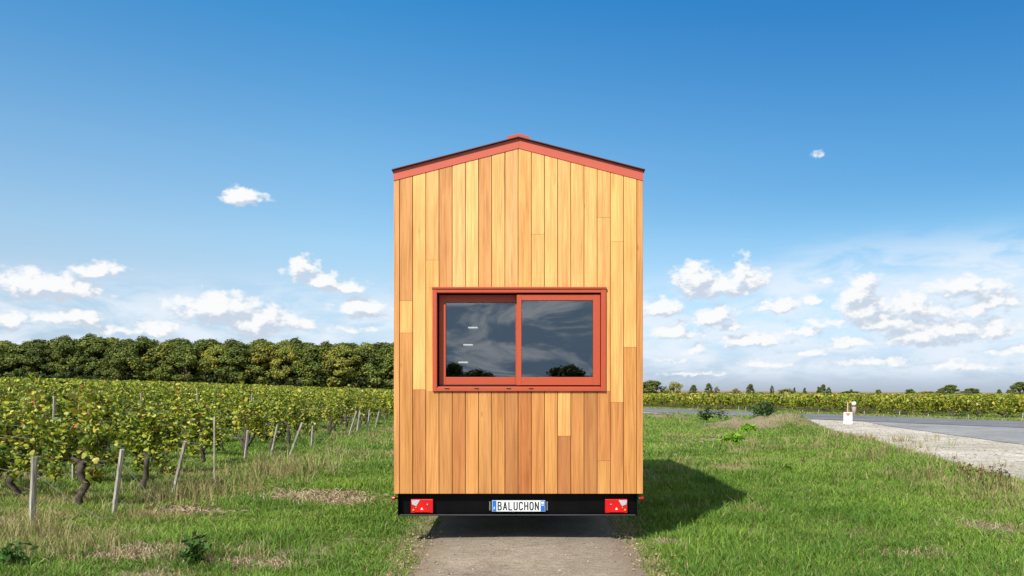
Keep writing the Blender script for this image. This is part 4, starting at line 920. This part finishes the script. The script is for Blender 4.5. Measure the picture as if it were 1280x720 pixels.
# ------------------------------------------------------------------ small plants
def weed(X, Y, h, n, label, name='weed_plant', tint=(.06, .12, .02), seed=0, spread=.5, leafs=.09, cat='weed', heads=False, group=None):
    rs_ = random.Random(seed); z = float(H(X, Y)); e = empty(name, (X, Y, z), 0, label, cat, group); mb = MB(); P = []; hd = []
    for i in range(n):
        a = rs_.uniform(0, 6.28); rr = spread*h*rs_.random(); hh_ = h*rs_.uniform(.6, 1.05); b = Vector((rs_.gauss(0, .02), rs_.gauss(0, .02), -.01)); m_ = b+Vector((math.cos(a)*rr*.4, math.sin(a)*rr*.4, hh_*.55)); t = b+Vector((math.cos(a)*rr, math.sin(a)*rr, hh_))
        mb.tube([b, m_, t], [.006, .004, .0025], 5, col=(.16, .1, .05, 1) if heads else (.12, .16, .04, 1))
        for k in range(16 if not heads else 5): q = rs_.random(); P.append((b.lerp(m_, q*2) if q < .5 else m_.lerp(t, q*2-1))+Vector((rs_.gauss(0, leafs*.5), rs_.gauss(0, leafs*.5), 0)))
        if heads:
            for k in range(9): q = rs_.uniform(.7, 1); hd.append(m_.lerp(t, q)+Vector((rs_.gauss(0, .016), rs_.gauss(0, .016), 0)))
    mb.build('stems', M_grass, e)
    P = np.array([p[:] for p in P]); t = rng.random((len(P), 1)); V, Fc, C = leafcloud(P, leafs*rng.uniform(.6, 1.3, len(P)), np.array(tint)*(.6+.9*t), .4, .8); o = np_mesh('leaves', V, Fc, C, M_vine); o.parent = e
    if heads:
        P = np.array([p[:] for p in hd]); V, Fc, C = leafcloud(P, .022, np.array((.12, .045, .03))*(.6+.8*rng.random((len(P), 1))), .9, 1.); o = np_mesh('seed_heads', V, Fc, C, M_vine); o.parent = e
W = [(240,706,.30,14,'dark green leafy weed at the bottom left foreground',(.05,.12,.02),.08),(12,712,.24,10,'dark weed cut by the bottom left corner',(.05,.115,.02),.08),
 (882,527,.75,12,'small dark weed at the left end of the mound',(.04,.08,.02),.2),(901,526,.9,7,'thin upright weed on top of the mound',(.04,.08,.02),.16),(948,527,1.0,16,'left tall weed on the right end of the mound',(.05,.09,.03),.22),(962,528,1.15,18,'tallest bushy weed on the mound beside the road',(.045,.085,.02),.22),(973,529,.6,12,'drooping olive weed at the right foot of the mound',(.10,.11,.03),.12),
 (915,537,.3,20,'bright lime green patch of leaves below the mound',(.16,.30,.02),.2),(935,540,.28,22,'second lime green leaf patch right below the mound',(.16,.30,.02),.2),(985,590,.16,9,'low green leafy weed in the middle of the right lawn',(.10,.19,.02),.07),(905,568,.12,8,'small lime weed patch on the upper lawn',(.11,.2,.02),.07)]
for i, (px, py_, h, n, lab, tint, lf) in enumerate(W):
    X, Z, z = px_ground(px, py_); weed(X, Z, h, n, lab, 'weed_plant', tint, i, .6, lf, group='leafy weeds')
for i, (px, py_) in enumerate([(1192,597),(1203,600),(1213,596),(1222,604),(1231,607),(1240,604),(1247,612),(1255,610),(1262,616),(1209,606),(1236,616),(1250,602),(1005,586)]):
    X, Z, z = px_ground(px, py_); weed(X, Z, random.uniform(.26, .36), 3, 'thin dock plant with dark brown seed heads at the gravel edge', 'dock_plant', (.08, .09, .03), 40+i, .35, .04, 'dock plant', True, 'dock plants by the gravel')

# ------------------------------------------------------------------ road marker and bollard
X, Z, z = px_ground(1060.5, 531.5); sg = empty('marker_board', (X, Z, .05), .0, 'white square marker board with orange triangle standing at the road edge', 'marker board')
w = 12*Z/F; h = 15*Z/F
mb = MB(); mb.box(-w/2, w/2*.72, -.012, .012, 0, h, b=.003); mb.build('front_panel', M_white, sg)
mb = MB(); mb.box(w/2*.72+.003, w/2*.72+.02, -.012, .3, 0, h, b=.003); mb.build('side_panel', M_white, sg)
M_or = plain('orange_mark', (.85, .16, .04), .5); mb = MB(); mb.prism([(-.1, h-.045), (0.0, h-.17), (.1, h-.045)][::-1] if False else [(-.02, h-.2), (.1, h-.05), (-.14, h-.05)], -.016, -.0125); mb.build('orange_triangle', M_or, sg)
mb = MB(); mb.box(-.02-.012, -.02+.012, -.015, -.0125, .05, h-.22); mb.build('grey_stripe', plain('grey_mark', (.5, .5, .6), .5), sg)
M_pinkw = plain('orange_grey_lath', (.5, .33, .25), .8)
mb = MB(); mb.box(-.035, .015, .04, .07, 0, h+.46, b=.004); mb.build('lath', M_pinkw, sg)
t = 0; u = (1067.5-640)/F; p0 = RA+RDN*.6; t = (u*p0[1]-p0[0])/(RD[0]-u*RD[1]); p = p0+RD*t; Zb = float(p[1])
bo = empty('roadside_bollard', (float(p[0]), Zb, 0.02), 0, 'pinkish grey roadside bollard with white reflective cap before the vines', 'bollard')
s = Zb/F; mb = MB(); mb.tube([(0, 0, 0), (0, 0, 12.5*s)], 2.5*s, 16); mb.build('post', plain('pink_grey_plastic', (.36, .25, .24), .7), bo, smooth=True)
hb0 = 12.5*s; mb = MB(); mb.tube([(0, 0, hb0+.001), (0, 0, hb0+3.6*s), (0, 0, hb0+4.6*s), (0, 0, hb0+5*s)], [2.7*s, 2.7*s, 2.0*s, .6*s], 16); mb.build('reflective_cap', M_white, bo, smooth=True)
mb = MB(); mb.tube([(0, 0, hb0-.05), (0, 0, hb0-.004)], 2.62*s, 16); mb.build('dark_band', M_ink, bo)

def stones(name, X, Y, Z, S, label):
    n = len(X); o8 = np.array([(1,0,0),(0,1,0),(-1,0,0),(0,-1,0),(0,0,1),(0,0,-1)], float); V = o8[None]*S[:, None, None]*rng.uniform(.6, 1.25, (n, 6, 3))*np.array((1, 1, .6)); a = rng.random(n)*6.28
    c, s_ = np.cos(a)[:, None], np.sin(a)[:, None]; V = np.stack([V[:, :, 0]*c-V[:, :, 1]*s_, V[:, :, 0]*s_+V[:, :, 1]*c, V[:, :, 2]], 2)+np.stack([X, Y, Z], 1)[:, None]
    f = np.array([(0,1,4),(1,2,4),(2,3,4),(3,0,4),(1,0,5),(2,1,5),(3,2,5),(0,3,5)]); Fc = ((np.arange(n)*6)[:, None, None]+f).reshape(-1, 3)
    g = rng.uniform(.16, .6, (n, 1)); return tag(np_mesh(name, V.reshape(-1, 3), Fc, np.repeat(g*np.array((1, .93, .82)), 6, 0), M_grass), label, 'gravel', kind='stuff')
n = 9000; sx = rng.uniform(7.5, 19, n); sy = 9+36*rng.random(n)**1.3; k = inpoly(sx, sy, GRAVEL) & ~inpoly(sx, sy, LAYBY) & ~on_road(sx, sy, -.1)
stones('gravel_stones', sx[k], sy[k], np.full(k.sum(), .047), .012+.03*rng.random(k.sum())**3, 'loose pale stones on the gravel shoulder')
n = 1500; sx = np.concatenate([rng.normal(-.9, .12, n//3), rng.normal(1.15, .12, n//3), rng.uniform(-.85, 1.1, n//3)]); sy = rng.uniform(6, 8.9, len(sx)); stones('track_stones', sx, sy, np.maximum(H(sx, sy), np.where(on_path(sx, sy, .0), .022, 0))+.002, .003+.011*rng.random(len(sx))**3, 'small stones scattered on the track')
# small tufts growing on the track, fallen leaves at its edge
n = 40; x = rng.uniform(-.75, 1.05, n); y = rng.uniform(6.0, 9.5, n)
Vt = []; lx_ = np.concatenate([rng.normal(-.95, .09, 260), rng.normal(1.2, .1, 260), rng.uniform(-.8, 1.1, 60)]); ly_ = rng.uniform(5.8, 8.6, 580)
V, Fc, C = leafcloud(np.stack([lx_, ly_, np.maximum(H(lx_, ly_), .03)+.012], 1), .022*rng.uniform(.6, 1.4, 580), np.array((.42, .3, .17))*(.5+.8*rng.random((580, 1))), .7, .05); tag(np_mesh('fallen_leaves', V, Fc, C, M_grass), 'dry brown leaf crumbs scattered along the track edges', 'fallen leaves', kind='stuff')
SC.cycles.max_bounces = 6; SC.cycles.transparent_max_bounces = 8; SC.cycles.caustics_reflective = False; SC.cycles.caustics_refractive = False
